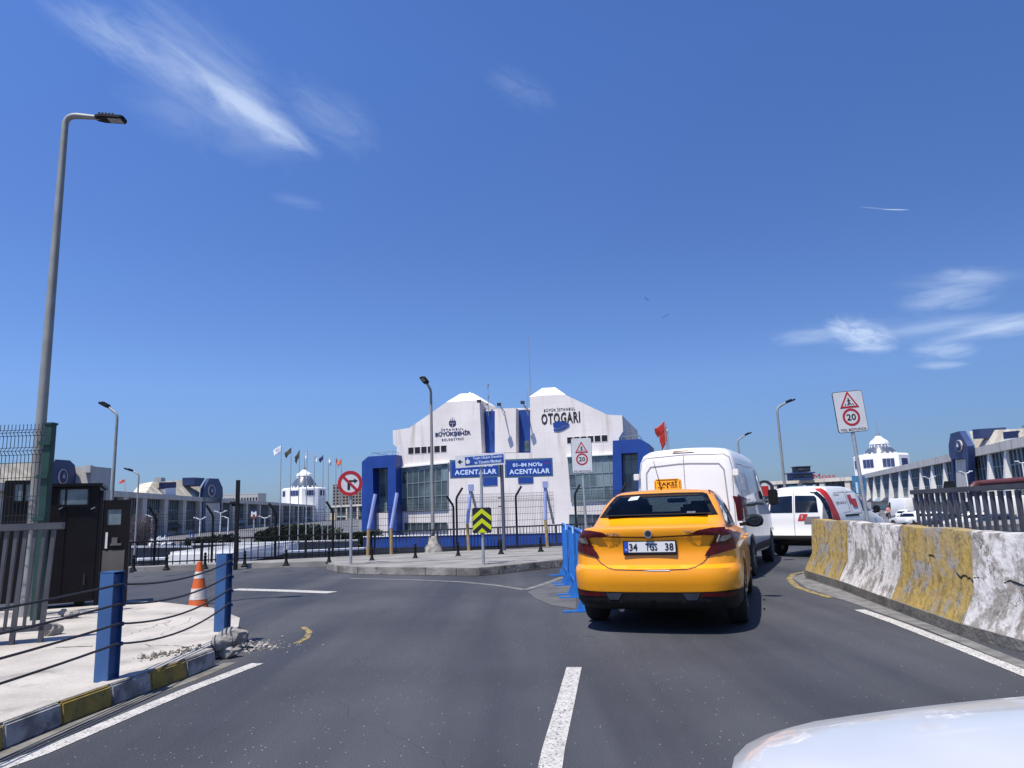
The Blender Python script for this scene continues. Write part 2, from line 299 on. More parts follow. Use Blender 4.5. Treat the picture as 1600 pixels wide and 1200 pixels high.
M['hoodwhite'] = mat('hood_white_paint', (.53,.54,.55), (.48,.49,.50), rough=.32, scale=3, coat=.6)
M['red'] = mat('red_vinyl', (.42,.02,.02), rough=.4)
M['greyvinyl'] = mat('grey_vinyl', (.16,.15,.16), rough=.5)
M['plate'] = mat('plate_white', (.66,.67,.68), rough=.4)
M['plateblue'] = mat('plate_blue', (.015,.06,.42), rough=.4)
M['leaf'] = mat('hedge_leaf', (.012,.022,.011), (.032,.05,.022), rough=.8, scale=9, detail=3)
M['twig'] = mat('bare_twig', (.12,.10,.11), rough=.9)
M['flagwhite'] = mat('flag_white', (.7,.72,.76), rough=.8)
M['flagred'] = mat('flag_red', (.50,.035,.02), (.38,.02,.015), rough=.8, scale=2)
M['flagorange'] = mat('flag_orange', (.70,.13,.02), rough=.8)
M['flagnavy'] = mat('flag_navy', (.02,.03,.12), rough=.8)
M['flagdark'] = mat('flag_dark_green', (.05,.055,.04), rough=.8)
M['pipe'] = mat('maroon_pipe', (.07,.02,.02), (.1,.03,.03), rough=.4, scale=5)
M['skin'] = mat('skin', (.42,.22,.14), rough=.6); M['pink'] = mat('pink_cloth', (.75,.28,.24), rough=.8); M['trouser'] = mat('dark_trousers', (.03,.03,.05), rough=.8)
M['hair'] = mat('dark_hair', (.02,.015,.012), rough=.7)
M['farwall'] = mat('apartment_wall', (.22,.2,.18), (.28,.25,.22), rough=.9, scale=.3)
M['silo'] = mat('corrugated_pale', (.48,.48,.46), (.38,.38,.37), rough=.7, scale=1.2, stretch=(3,3,.1))
M['lattice'] = mat('lattice_white', (.62,.64,.68), rough=.5); M['latglass'] = mat('lattice_glass', (.08,.10,.14), rough=.3)
M['bill'] = mat('billboard_blue', (.03,.13,.30), (.08,.28,.45), rough=.5, scale=.6)
M['metrored'] = mat('sign_brown_red', (.25,.07,.05), rough=.5)
# ---------------------------------------------------------------- mesh helpers
MW = {}
def thing(name, label, cat, loc=(0,0,0), rz=0.0, group=None):
    o = bpy.data.objects.new(name, None); COL.objects.link(o); o.empty_display_size = .2
    o.location = loc; o.rotation_euler = (0,0,rz); o['label'] = label; o['category'] = cat
    if group: o['group'] = group
    MW[o] = Matrix.Translation(Vector(loc)) @ Matrix.Rotation(rz,4,'Z')
    return o
class MB:
    def __init__(s): s.b = bmesh.new()
    def box(s, c, d, rot=None, taper=None):
        r = bmesh.ops.create_cube(s.b, size=1); vs = r['verts']
        for v in vs:
            v.co = Vector((v.co.x*d[0], v.co.y*d[1], v.co.z*d[2]))
            if taper and v.co.z > 0: v.co.x *= taper; v.co.y *= taper
        if rot is not None: bmesh.ops.transform(s.b, matrix=rot, verts=vs)
        bmesh.ops.translate(s.b, vec=Vector(c), verts=vs); return s
    def prism(s, pts, vec):
        """pts: closed 3-D polygon, extruded by vec"""
        vec = Vector(vec); a = [s.b.verts.new(Vector(p)) for p in pts]; c = [s.b.verts.new(Vector(p)+vec) for p in pts]
        n = len(pts)
        s.b.faces.new(a[::-1]); s.b.faces.new(c)
        for i in range(n): s.b.faces.new((a[i],a[(i+1)%n],c[(i+1)%n],c[i]))
        return s
    def face(s, pts):
        s.b.faces.new([s.b.verts.new(Vector(p)) for p in pts]); return s
    def bar(s, a, b, w, h=None, up=(0,0,1)):
        a = Vector(a); b = Vector(b); d = (b-a); h = h or w
        if d.length < 1e-6: return s
        z = d.normalized(); u = Vector(up)
        if abs(z.dot(u)) > .98: u = Vector((0,1,0))
        x = z.cross(u).normalized(); y = x.cross(z).normalized()
        q = [(-w/2,-h/2),(w/2,-h/2),(w/2,h/2),(-w/2,h/2)]
        A = [s.b.verts.new(a+x*i+y*j) for i,j in q]; B = [s.b.verts.new(b+x*i+y*j) for i,j in q]
        s.b.faces.new(A[::-1]); s.b.faces.new(B)
        for i in range(4): s.b.faces.new((A[i],A[(i+1)%4],B[(i+1)%4],B[i]))
        return s
    def tube(s, path, r, n=8, caps=True):
        path = [Vector(p) for p in path]; rs = r if isinstance(r,(list,tuple)) else [r]*len(path)
        prev = None; first = None; x = None
        for i,p in enumerate(path):
            t = (path[min(i+1,len(path)-1)]-path[max(i-1,0)]).normalized()
            if x is None:
                x = t.cross(Vector((0,0,1)) if abs(t.z)<.9 else Vector((0,1,0))).normalized()
            else: x = (x - t*x.dot(t)).normalized()
            y = t.cross(x)
            ring = [s.b.verts.new(p + (x*math.cos(2*PI*k/n)+y*math.sin(2*PI*k/n))*rs[i]) for k in range(n)]
            if prev:
                for k in range(n):
                    f = s.b.faces.new((prev[k],prev[(k+1)%n],ring[(k+1)%n],ring[k])); f.smooth = n > 5
            elif caps: s.b.faces.new(ring[::-1])
            prev = ring
        if caps: s.b.faces.new(prev)
        return s
    def lathe(s, prof, c=(0,0,0), n=20, axis='Z', closed=False):
        """prof: (radius, height)"""
        c = Vector(c); rings = []
        for r,h in prof:
            ring = []
            for k in range(n):
                a = 2*PI*k/n; p = Vector((r*math.cos(a), r*math.sin(a), h))
                if axis == 'X': p = Vector((p.z, p.x, p.y))
                if axis == 'Y': p = Vector((p.x, p.z, p.y))
                ring.append(s.b.verts.new(c+p))
            rings.append(ring)
        m = len(rings)
        for i in range(m if closed else m-1):
            a = rings[i]; b = rings[(i+1)%m]
            for k in range(n):
                f = s.b.faces.new((a[k],a[(k+1)%n],b[(k+1)%n],b[k])); f.smooth = True
        if not closed: s.b.faces.new(rings[0][::-1]); s.b.faces.new(rings[-1])
        return s
def obj(name, mb, m, parent=None, world=False, label=None, bevel=0.0, sharp=40, smooth=False):
    b = mb.b if isinstance(mb, MB) else mb
    if world and parent is not None: b.transform(MW[parent].inverted())
    bmesh.ops.recalc_face_normals(b, faces=b.faces)
    if bevel:
        try: bmesh.ops.bevel(b, geom=[e for e in b.edges if len(e.link_faces)==2 and e.calc_face_angle(0) > .5], offset=bevel, segments=2, affect='EDGES', clamp_overlap=True)
        except Exception: pass
    me = bpy.data.meshes.new(name); b.to_mesh(me); b.free()
    me.materials.append(m)
    if smooth:
        me.polygons.foreach_set('use_smooth', [True]*len(me.polygons))
    me.set_sharp_from_angle(angle=math.radians(sharp))
    o = bpy.data.objects.new(name, me); COL.objects.link(o)
    if parent is not None: o.parent = parent
    if label: o['label'] = label
    return o
def tag(o, label, cat, group=None):
    o['label'] = label; o['category'] = cat
    if group: o['group'] = group
    return o
def origin_to(o, p):
    p = Vector(p); o.data.transform(Matrix.Translation(-p)); o.location = p; return o
def struct(name, mb, m, kind='structure'):
    o = obj(name, mb, m); o['kind'] = kind; return o
def kids(o): return [c for c in bpy.data.objects if c.parent is o]
def dup(root, loc, rz=0.0, label=None, scale=None, group=None):
    r = root.copy(); COL.objects.link(r); r.location = loc; r.rotation_euler = (0,0,rz)
    if scale: r.scale = (scale,scale,scale)
    if label: r['label'] = label
    if group: r['group'] = group
    for ch in kids(root):
        c = ch.copy(); COL.objects.link(c); c.parent = r
        for g in kids(ch):
            d = g.copy(); COL.objects.link(d); d.parent = c
    return r
def text(s, width, height, mtx, m, name, parent=None, ext=.003, world=True, wide=None, boldness=0.0):
    """lettering fitted to width x height (None keeps its own proportion); mtx: centre, x right, y up"""
    cu = bpy.data.curves.new('t','FONT'); cu.body = s; cu.size = 1; cu.align_x = 'LEFT'; cu.extrude = 0; cu.resolution_u = 2
    if boldness: cu.offset = boldness
    if wide: cu.space_character = wide
    o = bpy.data.objects.new('t', cu); COL.objects.link(o)
    dg = bpy.context.evaluated_depsgraph_get(); me = bpy.data.meshes.new_from_object(o.evaluated_get(dg))
    bpy.data.objects.remove(o); bpy.data.curves.remove(cu)
    xs = [v.co.x for v in me.vertices]; ys = [v.co.y for v in me.vertices]
    x0,x1,y0,y1 = min(xs),max(xs),min(ys),max(ys)
    sy = height/(y1-y0) if height else width/(x1-x0)
    sx = width/(x1-x0) if width else sy
    b = bmesh.new(); b.from_mesh(me); bpy.data.meshes.remove(me)
    bmesh.ops.translate(b, vec=(-(x0+x1)/2,-(y0+y1)/2,0), verts=b.verts)
    bmesh.ops.scale(b, vec=(sx,sy,1), verts=b.verts)
    r = bmesh.ops.extrude_face_region(b, geom=list(b.faces))
    bmesh.ops.translate(b, vec=(0,0,ext), verts=[v for v in r['geom'] if isinstance(v, bmesh.types.BMVert)])
    b.transform(mtx)
    return obj(name, b, m, parent, world=world)
def frame(c, x, y):
    x = Vector(x).normalized(); y = Vector(y); y = (y-x*y.dot(x)).normalized(); z = x.cross(y)
    m = Matrix((x,y,z)).transposed().to_4x4(); m.translation = Vector(c); return m
def FR(c, yaw=0.0): return frame(c, (math.cos(yaw),math.sin(yaw),0), (0,0,1))     # a face looking to -Y (turned by yaw)
def poly2(mb, pts, mtx, th):
    """2-D polygon in the frame mtx, thickness th towards the viewer"""
    z = (mtx.to_3x3() @ Vector((0,0,1)))
    mb.prism([mtx @ Vector((x,y,0)) for x,y in pts], z*th); return mb
def circ(r, n=28, cx=0, cy=0): return [(cx+r*math.cos(2*PI*k/n), cy+r*math.sin(2*PI*k/n)) for k in range(n)]
def ringmb(mtx, r0, r1, z0, th, n=32):
    mb = MB(); zz = [ [mb.b.verts.new(mtx @ Vector((r*math.cos(2*PI*k/n), r*math.sin(2*PI*k/n), z))) for k in range(n)] for r,z in ((r0,z0),(r1,z0),(r1,z0+th),(r0,z0+th)) ]
    for i in range(4):
        for k in range(n): mb.b.faces.new((zz[i][k],zz[i][(k+1)%n],zz[(i+1)%4][(k+1)%n],zz[(i+1)%4][k]))
    return mb
def off(mtx, x=0, y=0, z=0): return mtx @ Matrix.Translation((x,y,z))
#@@GROUND
# ================================================================ SETTING
LOW = -2.0
struct('ground', MB().face([(-3000,-400,LOW),(3000,-400,LOW),(3000,5000,LOW),(-3000,5000,LOW)]), M['lot'])
rail_pts = [(-42,14.5),(-20,18.4),(-10.9,20.4),(-8.1,21.0),(-4.3,21.9),(1.25,23.2),(7.0,25.0),(13.0,27.5),(24,33),(44,42)]
deck = [(-42,-30),(7.0,-30),(7.2,13.0),(12.5,17.2),(24,23),(44,30)] + rail_pts[::-1]
deck = [(x,y,-1.2) for x,y in deck]
struct('road', MB().prism(deck, (0,0,1.2)), M['asphalt'])
# hills far away, very low skyline
# ---- markings
def strip(pts, w, z=.004):
    mb = MB(); n = len(pts); vl = []; vr = []
    for i,p in enumerate(pts):
        p = Vector((p[0],p[1],z)); t = (Vector(pts[min(i+1,n-1)])-Vector(pts[max(i-1,0)])); t = Vector((t.x,t.y,0)).normalized(); q = Vector((-t.y,t.x,0))
        ww = w[i] if isinstance(w,(list,tuple)) else w
        vl.append(mb.b.verts.new(p+q*ww/2)); vr.append(mb.b.verts.new(p-q*ww/2))
    for i in range(n-1): mb.b.faces.new((vl[i],vr[i],vr[i+1],vl[i+1]))
    return mb
def gp(l): return [tuple(G(*p))[:2] for p in l]
struct('edge_line', strip(gp([(-60,1221),(60,1178),(200,1118),(300,1076),(402,1037)]), .13), M['line'])
struct('centre_line', strip(gp([(843,1290),(865,1170),(883,1100),(897,1043)]), .13), M['line'])
struct('edge_line', strip(gp([(1343,953),(1400,973),(1500,1012),(1620,1060),(1800,1130)]), .13), M['line'])
struct('stop_line', strip(gp([(366,921),(440,923),(519,926)]), .28), M['line'])
struct('faded_line', strip(gp([(545,904),(640,906),(715,909),(770,914),(822,922)]), .13), M['lineold'])
struct('faded_line', strip(gp([(822,922),(850,913),(880,902)]), .13, .008), M['lineold'])
struct('yellow_line', strip(gp([(1262,893),(1240,897),(1233,905),(1245,917),(1270,926),(1298,934)]), .10), M['yline'])
struct('yellow_line', strip(gp([(474,980),(484,988),(478,998),(462,1006)]), .07), M['yline'])
struct('concrete_patch', MB().face([(*p,.0042) for p in gp([(824,925),(850,914),(888,902),(900,905),(900,952),(862,946),(838,936)])]), M['patch'])
struct('concrete_patch', MB().face([(*p,.0042) for p in gp([(1236,902),(1262,895),(1258,904),(1312,921),(1393,953),(1450,975),(1640,1050),(1640,1062),(1450,985),(1330,942),(1262,920)])]), M['lineold'])
# ---- left pavement with broken nose
kb = gp([(-90,1210),(0,1175),(85,1139),(175,1104),(248,1077),(300,1057),(345,1038)])
kt = [tuple(G(px,py,.16))[:2] for px,py in [(-90,1165),(0,1131),(85,1098),(146,1074),(233,1048),(290,1028),(336,1010)]]
# kerb line: one straight run of blocks along the near edge of the pavement
kern = kb
nose = gp([(352,1020),(372,1000),(374,985),(352,975),(330,967)])
back = gp([(262,958),(205,953),(100,962),(-60,975)])
pv = kern + nose + back + [(-8.5,4.0)]
pvi = []
for i,(x,y) in enumerate(pv): pvi.append((x-.16,y) if i < 7 else (x,y))
def flatprism(pts, z0, z1): return MB().prism([(x,y,z0) for x,y in pts], (0,0,z1-z0))
struct('pavement', flatprism(pvi[:7]+nose+back+[(-12,11),(-12,2),(-4,2)], .001, .15), M['pave'])
bnd = [(-95,0),(0,0)]
def lerp(a,b,t): return (a[0]+(b[0]-a[0])*t, a[1]+(b[1]-a[1])*t)
kx = [-90,7,97,176,237,293,338]     # pixel seams of the painted blocks
def on_kerb(px):
    ks = [-90,0,85,175,248,300,345]
    for i in range(6):
        if px <= ks[i+1] or i==5: return lerp(kern[i],kern[i+1],(px-ks[i])/(ks[i+1]-ks[i]))
for i in range(6):
    a = on_kerb(kx[i]); b = on_kerb(kx[i+1]); a = lerp(a,b,.006); b = lerp(b,a,.006)
    mb = MB().prism([(a[0],a[1],0),(a[0]-.018,a[1],.150),(a[0]-.055,a[1],.157),(a[0]-.16,a[1],.157),(a[0]-.16,a[1],0)], (b[0]-a[0],b[1]-a[1],0))
    o = obj('kerb', mb, M['kerbyel'] if i%2==0 and i<6 and i in (0,2,4) else M['kerbgrey'], bevel=.012); o['kind'] = 'structure'
for i in range(6):
    a = on_kerb(kx[i]); b = on_kerb(kx[i+1]); a = lerp(a,b,.006); b = lerp(b,a,.006)
    o = obj('kerb_top', MB().prism([(a[0]-.04,a[1],.158),(a[0]-.045,a[1],.163),(a[0]-.158,a[1],.163),(a[0]-.158,a[1],.158)], (b[0]-a[0],b[1]-a[1],0)), M['pave']); o['kind'] = 'structure'
# shallow dirt gutter by the kerb
struct('gutter', strip([lerp(on_kerb(p),(on_kerb(p)[0]+1,on_kerb(p)[1]),.06) for p in (-90,0,100,200,300,350)], .13, .003), M['bar_base'])
def rubble(n, cx, cy, sx, sy, r0, r1, z0=.0, m='rubble', seed=1):
    rnd = random.Random(seed); mb = MB()
    for i in range(n):
        r = r0+(r1-r0)*rnd.random()**3; x = cx+rnd.gauss(0,sx); y = cy+rnd.gauss(0,sy)
        q = bmesh.ops.create_icosphere(mb.b, subdivisions=1, radius=r)['verts']
        sc = Vector((.7+.6*rnd.random(), .7+.6*rnd.random(), .45+.4*rnd.random()))
        for v in q: v.co = Vector((v.co.x*sc.x,v.co.y*sc.y,v.co.z*sc.z))*(.8+.4*rnd.random()) + Vector((x,y,z0+r*.25))
    return mb
# ---- far pavement and traffic island
fe = [(-30,15.3),(-20,17.2)]
front = gp([(200,895),(300,891),(400,888),(512,885)])
railin = [(x,y-.02) for x,y in rail_pts]
farp = [(-42,13.3),(-20,16.9)]+front+gp([(640,882),(760,877),(866,872)])+[tuple(G(1205,855))[:2],(13.0,24.6),(24,30.2),(44,39.5)]
struct('far_pavement', flatprism(farp+railin[::-1], .001, .14), M['pavefar'])
isl = gp([(512,890),(530,895),(560,897.5),(666,899),(715,900),(747,900),(780,897),(866,887),(905,883),(1000,878)])+[(farp[-4][0]-.6,farp[-4][1]-.35)]
isl2 = isl + [(x,y-.03) for x,y in [farp[-5],farp[-6],farp[-7],farp[-8]]]
struct('traffic_island', flatprism(isl2, .001, .17), M['pavefar'])
for i in range(8):
    a=isl[i]; b=isl[i+1]; d=Vector((b[0]-a[0],b[1]-a[1],0)).normalized(); q=Vector((d.y,-d.x,0)); g=d*.01
    A_=Vector((a[0],a[1],0))+g; B_=Vector((b[0],b[1],0))-g
    o=obj('kerb', MB().prism([A_+q*.025,A_+q*.02+Vector((0,0,.165)),A_-q*.10+Vector((0,0,.174)),A_-q*.10], B_-A_), M['kerbdirty'], bevel=.01); o['kind']='structure'
struct('gutter', strip([tuple(G(px,py,.17))[:2] for px,py in [(545,881.5),(610,879),(690,875.5),(760,871.5),(830,868),(900,865)]], .16, .1745), M['kerbdirty'])
rc=random.Random(21)
def crack(a,b,w=.007,z=.154,n=16,j=.03):
    A_=G(*a,.15); B_=G(*b,.15); pts=[A_.lerp(B_,i/n)+Vector((rc.gauss(0,j),rc.gauss(0,j),0)) for i in range(n+1)]
    struct('pavement_crack', strip([tuple(q)[:2] for q in pts], [w*rc.uniform(.3,1.5) for _ in pts], z), M['bar_base'])
crack((190,996),(262,970)); crack((262,970),(262,978),.006,n=4); crack((88,1012),(145,1010),.016,n=8,j=.006); crack((215,1008),(330,1012),.010); crack((240,1000),(300,965),.004)
for a_,n_k,sx_,sy_,sd_ in ((285,110,.16,.10,31),(262,60,.10,.08,32),(318,70,.10,.10,33)):
    c_=G(a_,1026-(a_-262)*.2,.15); o=struct('debris', rubble(n_k,c_.x-.16,c_.y,sx_*.7,sy_,.004,.018,.152,seed=sd_), M['debris'], 'stuff'); o['label']='dark broken crumbs on the pavement edge'
# ================================================================ LEFT FOREGROUND
c0 = G(366,1012)
o = struct('rubble', rubble(260, c0.x+.05, c0.y, .16,.20, .006,.035, 0), M['rubble'], 'stuff'); o['label']='crumbled concrete bits by the broken kerb end'
c1 = G(415,1010); o = struct('gravel', rubble(240, c1.x-.15, c1.y-.05, .28,.15, .004,.016, 0, seed=3), M['rubble'], 'stuff'); o['label']='loose grit on the asphalt beside the broken kerb'
def chunk(px,py,r,label,seed,m='rubble',z=.12,sc=(1,1,.8)):
    rnd = random.Random(seed); p = G(px,py,z); mb = MB()
    q = bmesh.ops.create_icosphere(mb.b, subdivisions=3, radius=r)['verts']
    for v in q: 
        f = .82+.25*math.sin(v.co.x/r*2.5+seed)*math.cos(v.co.y/r*3.1+seed)+.18*rnd.random()
        v.co = Vector((v.co.x*sc[0],v.co.y*sc[1],v.co.z*sc[2]))*f
    tag(origin_to(obj('concrete_chunk', mb, M[m], sharp=28), (0,0,0)), label, 'rubble').location = p
chunk(345,1003,.10,'white broken concrete lump at the foot of the farther blue post',2,z=.16)
chunk(362,995,.13,'largest grey concrete lump right of the farther blue post',5,z=.14,sc=(1.2,1,.8))
chunk(356,1018,.09,'low crumbled concrete lump at the end of the kerb',8,z=.06,sc=(1.3,1,.7))
chunk(79,985,.12,'rock lying at the right foot of the grey picket railing',11,z=.2)
chunk(112,960,.08,'small pale rock under the dark booth front',12,z=.2)
chunk(98,957,.06,'smallest rock under the dark booth front',13,z=.2)
# cable fence along the kerb
P1 = G(166,1064,.15); P2 = G(347,986,.15)
P0 = P1 + (P1-P2)*1.05; P0.z = .15; P0.x -= .16
cf = thing('cable_fence', 'low fence of blue steel posts with four dark sagging cables along the kerb', 'fence', tuple(P1))
def blue_post(p, yaw):
    """I-beam like post: blue web side to us, dark hollow on the right"""
    mb = MB(); R = Matrix.Rotation(yaw,4,'Z')
    def b(c,d): mb.box(tuple(Vector(p)+R@Vector(c)), d, rot=R)
    h = .82
    b((0,-.055,h/2),(.13,.012,h)); b((0,.055,h/2),(.13,.012,h)); b((-.055,0,h/2),(.012,.10,h)); b((0,0,h+.004),(.135,.125,.008)); b((.035,0,h/2),(.01,.10,h*.97))
    for zz in (.27,.42,.57,.71): b((.075,.045,zz),(.03,.02,.03))
    return mb
for p in (P1,P2,P0):
    obj('post', blue_post(p, math.radians(-12)), M['postblue'], cf, world=True, bevel=.003)
def cablepath(a, b, sag, n=12):
    return [a.lerp(b,i/n) + Vector((0,0,-sag*4*(i/n)*(1-i/n))) for i in range(n+1)]
for k,zz in enumerate((.73,.58,.43,.28)):
    o1 = Vector((.085,-.03,zz)); pts = cablepath(P0+o1, P1+o1, .02) + cablepath(P1+o1, P2+o1+Vector((0,0,.02)), .07+.01*k)[1:]
    obj('cable', MB().tube(pts, .009, 6), M['cable'], cf, world=True)
# traffic cone
cp = G(309,957,.15 if False else 0.0); cp = G(309,958,0)
cone = thing('traffic_cone', 'scuffed orange traffic cone with two white bands behind the cables', 'traffic cone', tuple(cp), .2)
obj('base', MB().box((0,0,.02),(.40,.40,.04)), M['orange'], cone, bevel=.012)
obj('cone_body', MB().lathe([(.155,.04),(.15,.05),(.035,.74),(.02,.745)], n=24), M['orange'], cone)
for z0,z1 in ((.20,.36),(.50,.60)):
    f = lambda z: .15+(.035-.15)*(z-.05)/.69+.0025
    obj('reflective_band', MB().lathe([(f(z0)-.004,z0),(f(z0),z0+.001),(f(z1),z1-.001),(f(z1)-.004,z1)], n=24), M['conewhite'], cone)
# dark security booth with open door: its front turned towards the road so the side is not seen
q1_=at(157,760,11.0); fdir=Vector((math.cos(math.radians(27)),math.sin(math.radians(27)),0))
BP=Plane((q1_.x-fdir.x*5,q1_.y-fdir.y*5),(q1_.x,q1_.y)); zt=q1_.z; ul=BP.uz(66,757)[0]; ur=5.0; ul2=BP.uz(3,745)[0]
bo = thing('security_booth', 'dark steel security booth with small windows and its door swung open', 'booth', tuple(BP.P(ur,.15)))
def bbox(mb,u0,u1,z0,z1,o_,th): return mb.prism([BP.P(u0,z0,o_),BP.P(u1,z0,o_),BP.P(u1,z1,o_),BP.P(u0,z1,o_)],BP.n*-th)
obj('cabin', bbox(MB(),ul,ur,.22,zt,0,1.7), M['boothdark'], bo, world=True, bevel=.01)
obj('cabin_wing', bbox(MB(),ul2,ul-.004,.25,zt+.12,-.25,1.7), M['boothdark'], bo, world=True, bevel=.01)
obj('roof_trim', bbox(MB(),ul-.03,ur+.03,zt+.003,zt+.05,.05,1.8), M['boothdark'], bo, world=True)
obj('corner_post', bbox(MB(),ur+.004,ur+.05,.15,zt-.06,.02,.14), M['boothdark'], bo, world=True, bevel=.006)
obj('front_rib', bbox(MB(),ul+.30,ul+.33,.25,zt-.02,.012,.012), M['boothdark'], bo, world=True)
for ux in (.25,1.0): obj('foot', bbox(MB(),ur-ux,ur-ux+.12,.15,.22,-.1,.3), M['black'], bo, world=True)
def window(px0,py0,px1,py1,o_):
    u0,z1=BP.uz(px0,py0); u1,z0=BP.uz(px1,py1); u1=BP.uz(px1,py0)[0]; f=MB()
    for q in ((u0-.03,u1+.03,z1,z1+.03),(u0-.03,u1+.03,z0-.03,z0),(u0-.03,u0,z0,z1),(u1,u1+.03,z0,z1)): bbox(f,*q,o_+.03,.03)
    fo=obj('window',f,M['boothdark'],bo,world=True); g=bbox(MB(),u0,u1,z0,z1,o_+.012,.01); g.b.transform(MW[bo].inverted()); obj('pane',g,M['boothglass'],fo)
window(95,765,138,788,0); window(20,756,33,782,-.25); window(37,756,53,782,-.25)
u_,z_=BP.uz(131,905); obj('handle', bbox(MB(),u_-.01,u_+.012,z_-.08,z_+.08,.02,.018), M['darksteel'], bo, world=True)
for px_ in (96,146):
    u_,z_=BP.uz(px_,794); obj('hook', MB().bar(BP.P(u_-.03,z_-.015,.02), BP.P(u_+.02,z_+.015,.02), .012), M['galv'], bo, world=True)
# the open door leaf
dA=BP.P(ur+.055,0,.0); dB=at(205,783,dA.y+.08)
dl = Plane((dA.x,dA.y),(dB.x,dB.y)); hh = at(190,783,dB.y).z; w_ = dl.len
def dbox(mbx, u0,u1,z0,z1,th=.05,o_=0):
    mbx.prism([dl.P(u0,z0,o_),dl.P(u1,z0,o_),dl.P(u1,z1,o_),dl.P(u0,z1,o_)], dl.n*-th); return mbx
zw0=dl.uz(180,820)[1]; zw1=dl.uz(180,796)[1]
mb = MB(); dbox(mb,0,w_,.17,zw0); dbox(mb,0,w_,zw1,hh+.02); dbox(mb,0,.06,zw0,zw1); dbox(mb,w_-.13,w_,zw0,zw1)
dr = obj('door', mb, M['boothdark'], bo, world=True, label='open booth door leaf with a window and grey lower panel')
g = dbox(MB(),.06,w_-.13,zw0,zw1,.012,-.02); g.b.transform(MW[bo].inverted()); obj('pane', g, M['boothglass'], dr)
g = dbox(MB(),.03,w_-.05,.20,.95,.004,.006); g.b.transform(MW[bo].inverted()); obj('lower_panel', g, M['boothgrey'], dr)
g = dbox(MB(),w_*.35,w_*.75,1.02,1.05,.03,.03); dbox(g,w_*.4,w_*.6,1.05,1.14,.03,.03); g.b.transform(MW[bo].inverted()); obj('lock', g, M['boothgrey'], dr)
g = dbox(MB(),w_*.16,w_*.24,.98,1.22,.02,.02); g.b.transform(MW[bo].inverted()); obj('notice', g, M['signwhite'], dr)
# grey picket railing (near left)
A = G(-60,1014,.15); B = G(70,1003,.15)
rl = thing('picket_railing', 'grey steel picket railing standing left of the dark booth', 'railing', tuple(B))
pl = Plane((A.x,A.y),(B.x,B.y)); topz = at(80,822,B.y).z
obj('top_rail', MB().bar(pl.P(-.6,topz), pl.P(pl.len+.1,topz), .10, .075), M['railgrey'], rl, world=True, bevel=.006)
obj('bottom_rail', MB().bar(pl.P(-.6,.30), pl.P(pl.len+.05,.30), .06, .06), M['railgrey'], rl, world=True, bevel=.004)
k=0; u = pl.len-.02
while u > -.5:
    big = (k%3==0)
    mb = MB().prism([pl.P(u-(.045 if big else .02),.15 if big else .3,.03), pl.P(u+.0,.15 if big else .3,.03), pl.P(u+.045,topz-.03,.03), pl.P(u+.01,topz-.03,.03)], pl.n*-.06)
    obj('picket', mb, M['railgrey'], rl, world=True); u -= .085; k += 1
# tall green mesh fence with green post
gpz = at(68,663,9.6); gx = at(68,813,9.6)
gf = thing('mesh_fence', 'tall green wire mesh fence with a thick green end post beside the lamp pole', 'fence', (gx.x,9.6,.15))
gt = at(69,664,9.6)
obj('post', MB().box((gx.x,9.6,gt.z/2+.05),(.10,.10,gt.z-.1)).box((gx.x,9.6,gt.z+.01),(.125,.125,.03)), M['green'], gf, world=True, bevel=.004)
for zz in (1.45,2.0,2.45): obj('clamp', MB().box((gx.x-.02,9.53,zz),(.15,.03,.05)), M['green'], gf, world=True)
mb = MB(); x0 = -8.6; x1 = gx.x-.06; zz0 = 1.30; zt2 = gt.z+.02
prof = [(0,zz0),(0,zt2-.42),(-.05,zt2-.37),(0,zt2-.32),(0,zt2-.16),(-.04,zt2-.12),(0,zt2-.08),(0,zt2)]
x = x0
while x < x1:
    for i in range(len(prof)-1): mb.bar((x,9.6+prof[i][0],prof[i][1]),(x,9.6+prof[i+1][0],prof[i+1][1]),.006)
    x += .052
for zz in (1.34,1.5,1.75,2.0,2.2,zt2-.42,zt2-.32,zt2-.16,zt2-.08): mb.bar((x0,9.6,zz),(x1,9.6,zz),.007)
for zz in (1.42,zt2-.37,zt2-.12): mb.bar((x0,9.55,zz),(x1,9.55,zz),.007)
obj('wire_panel', mb, M['wire'], gf, world=True)
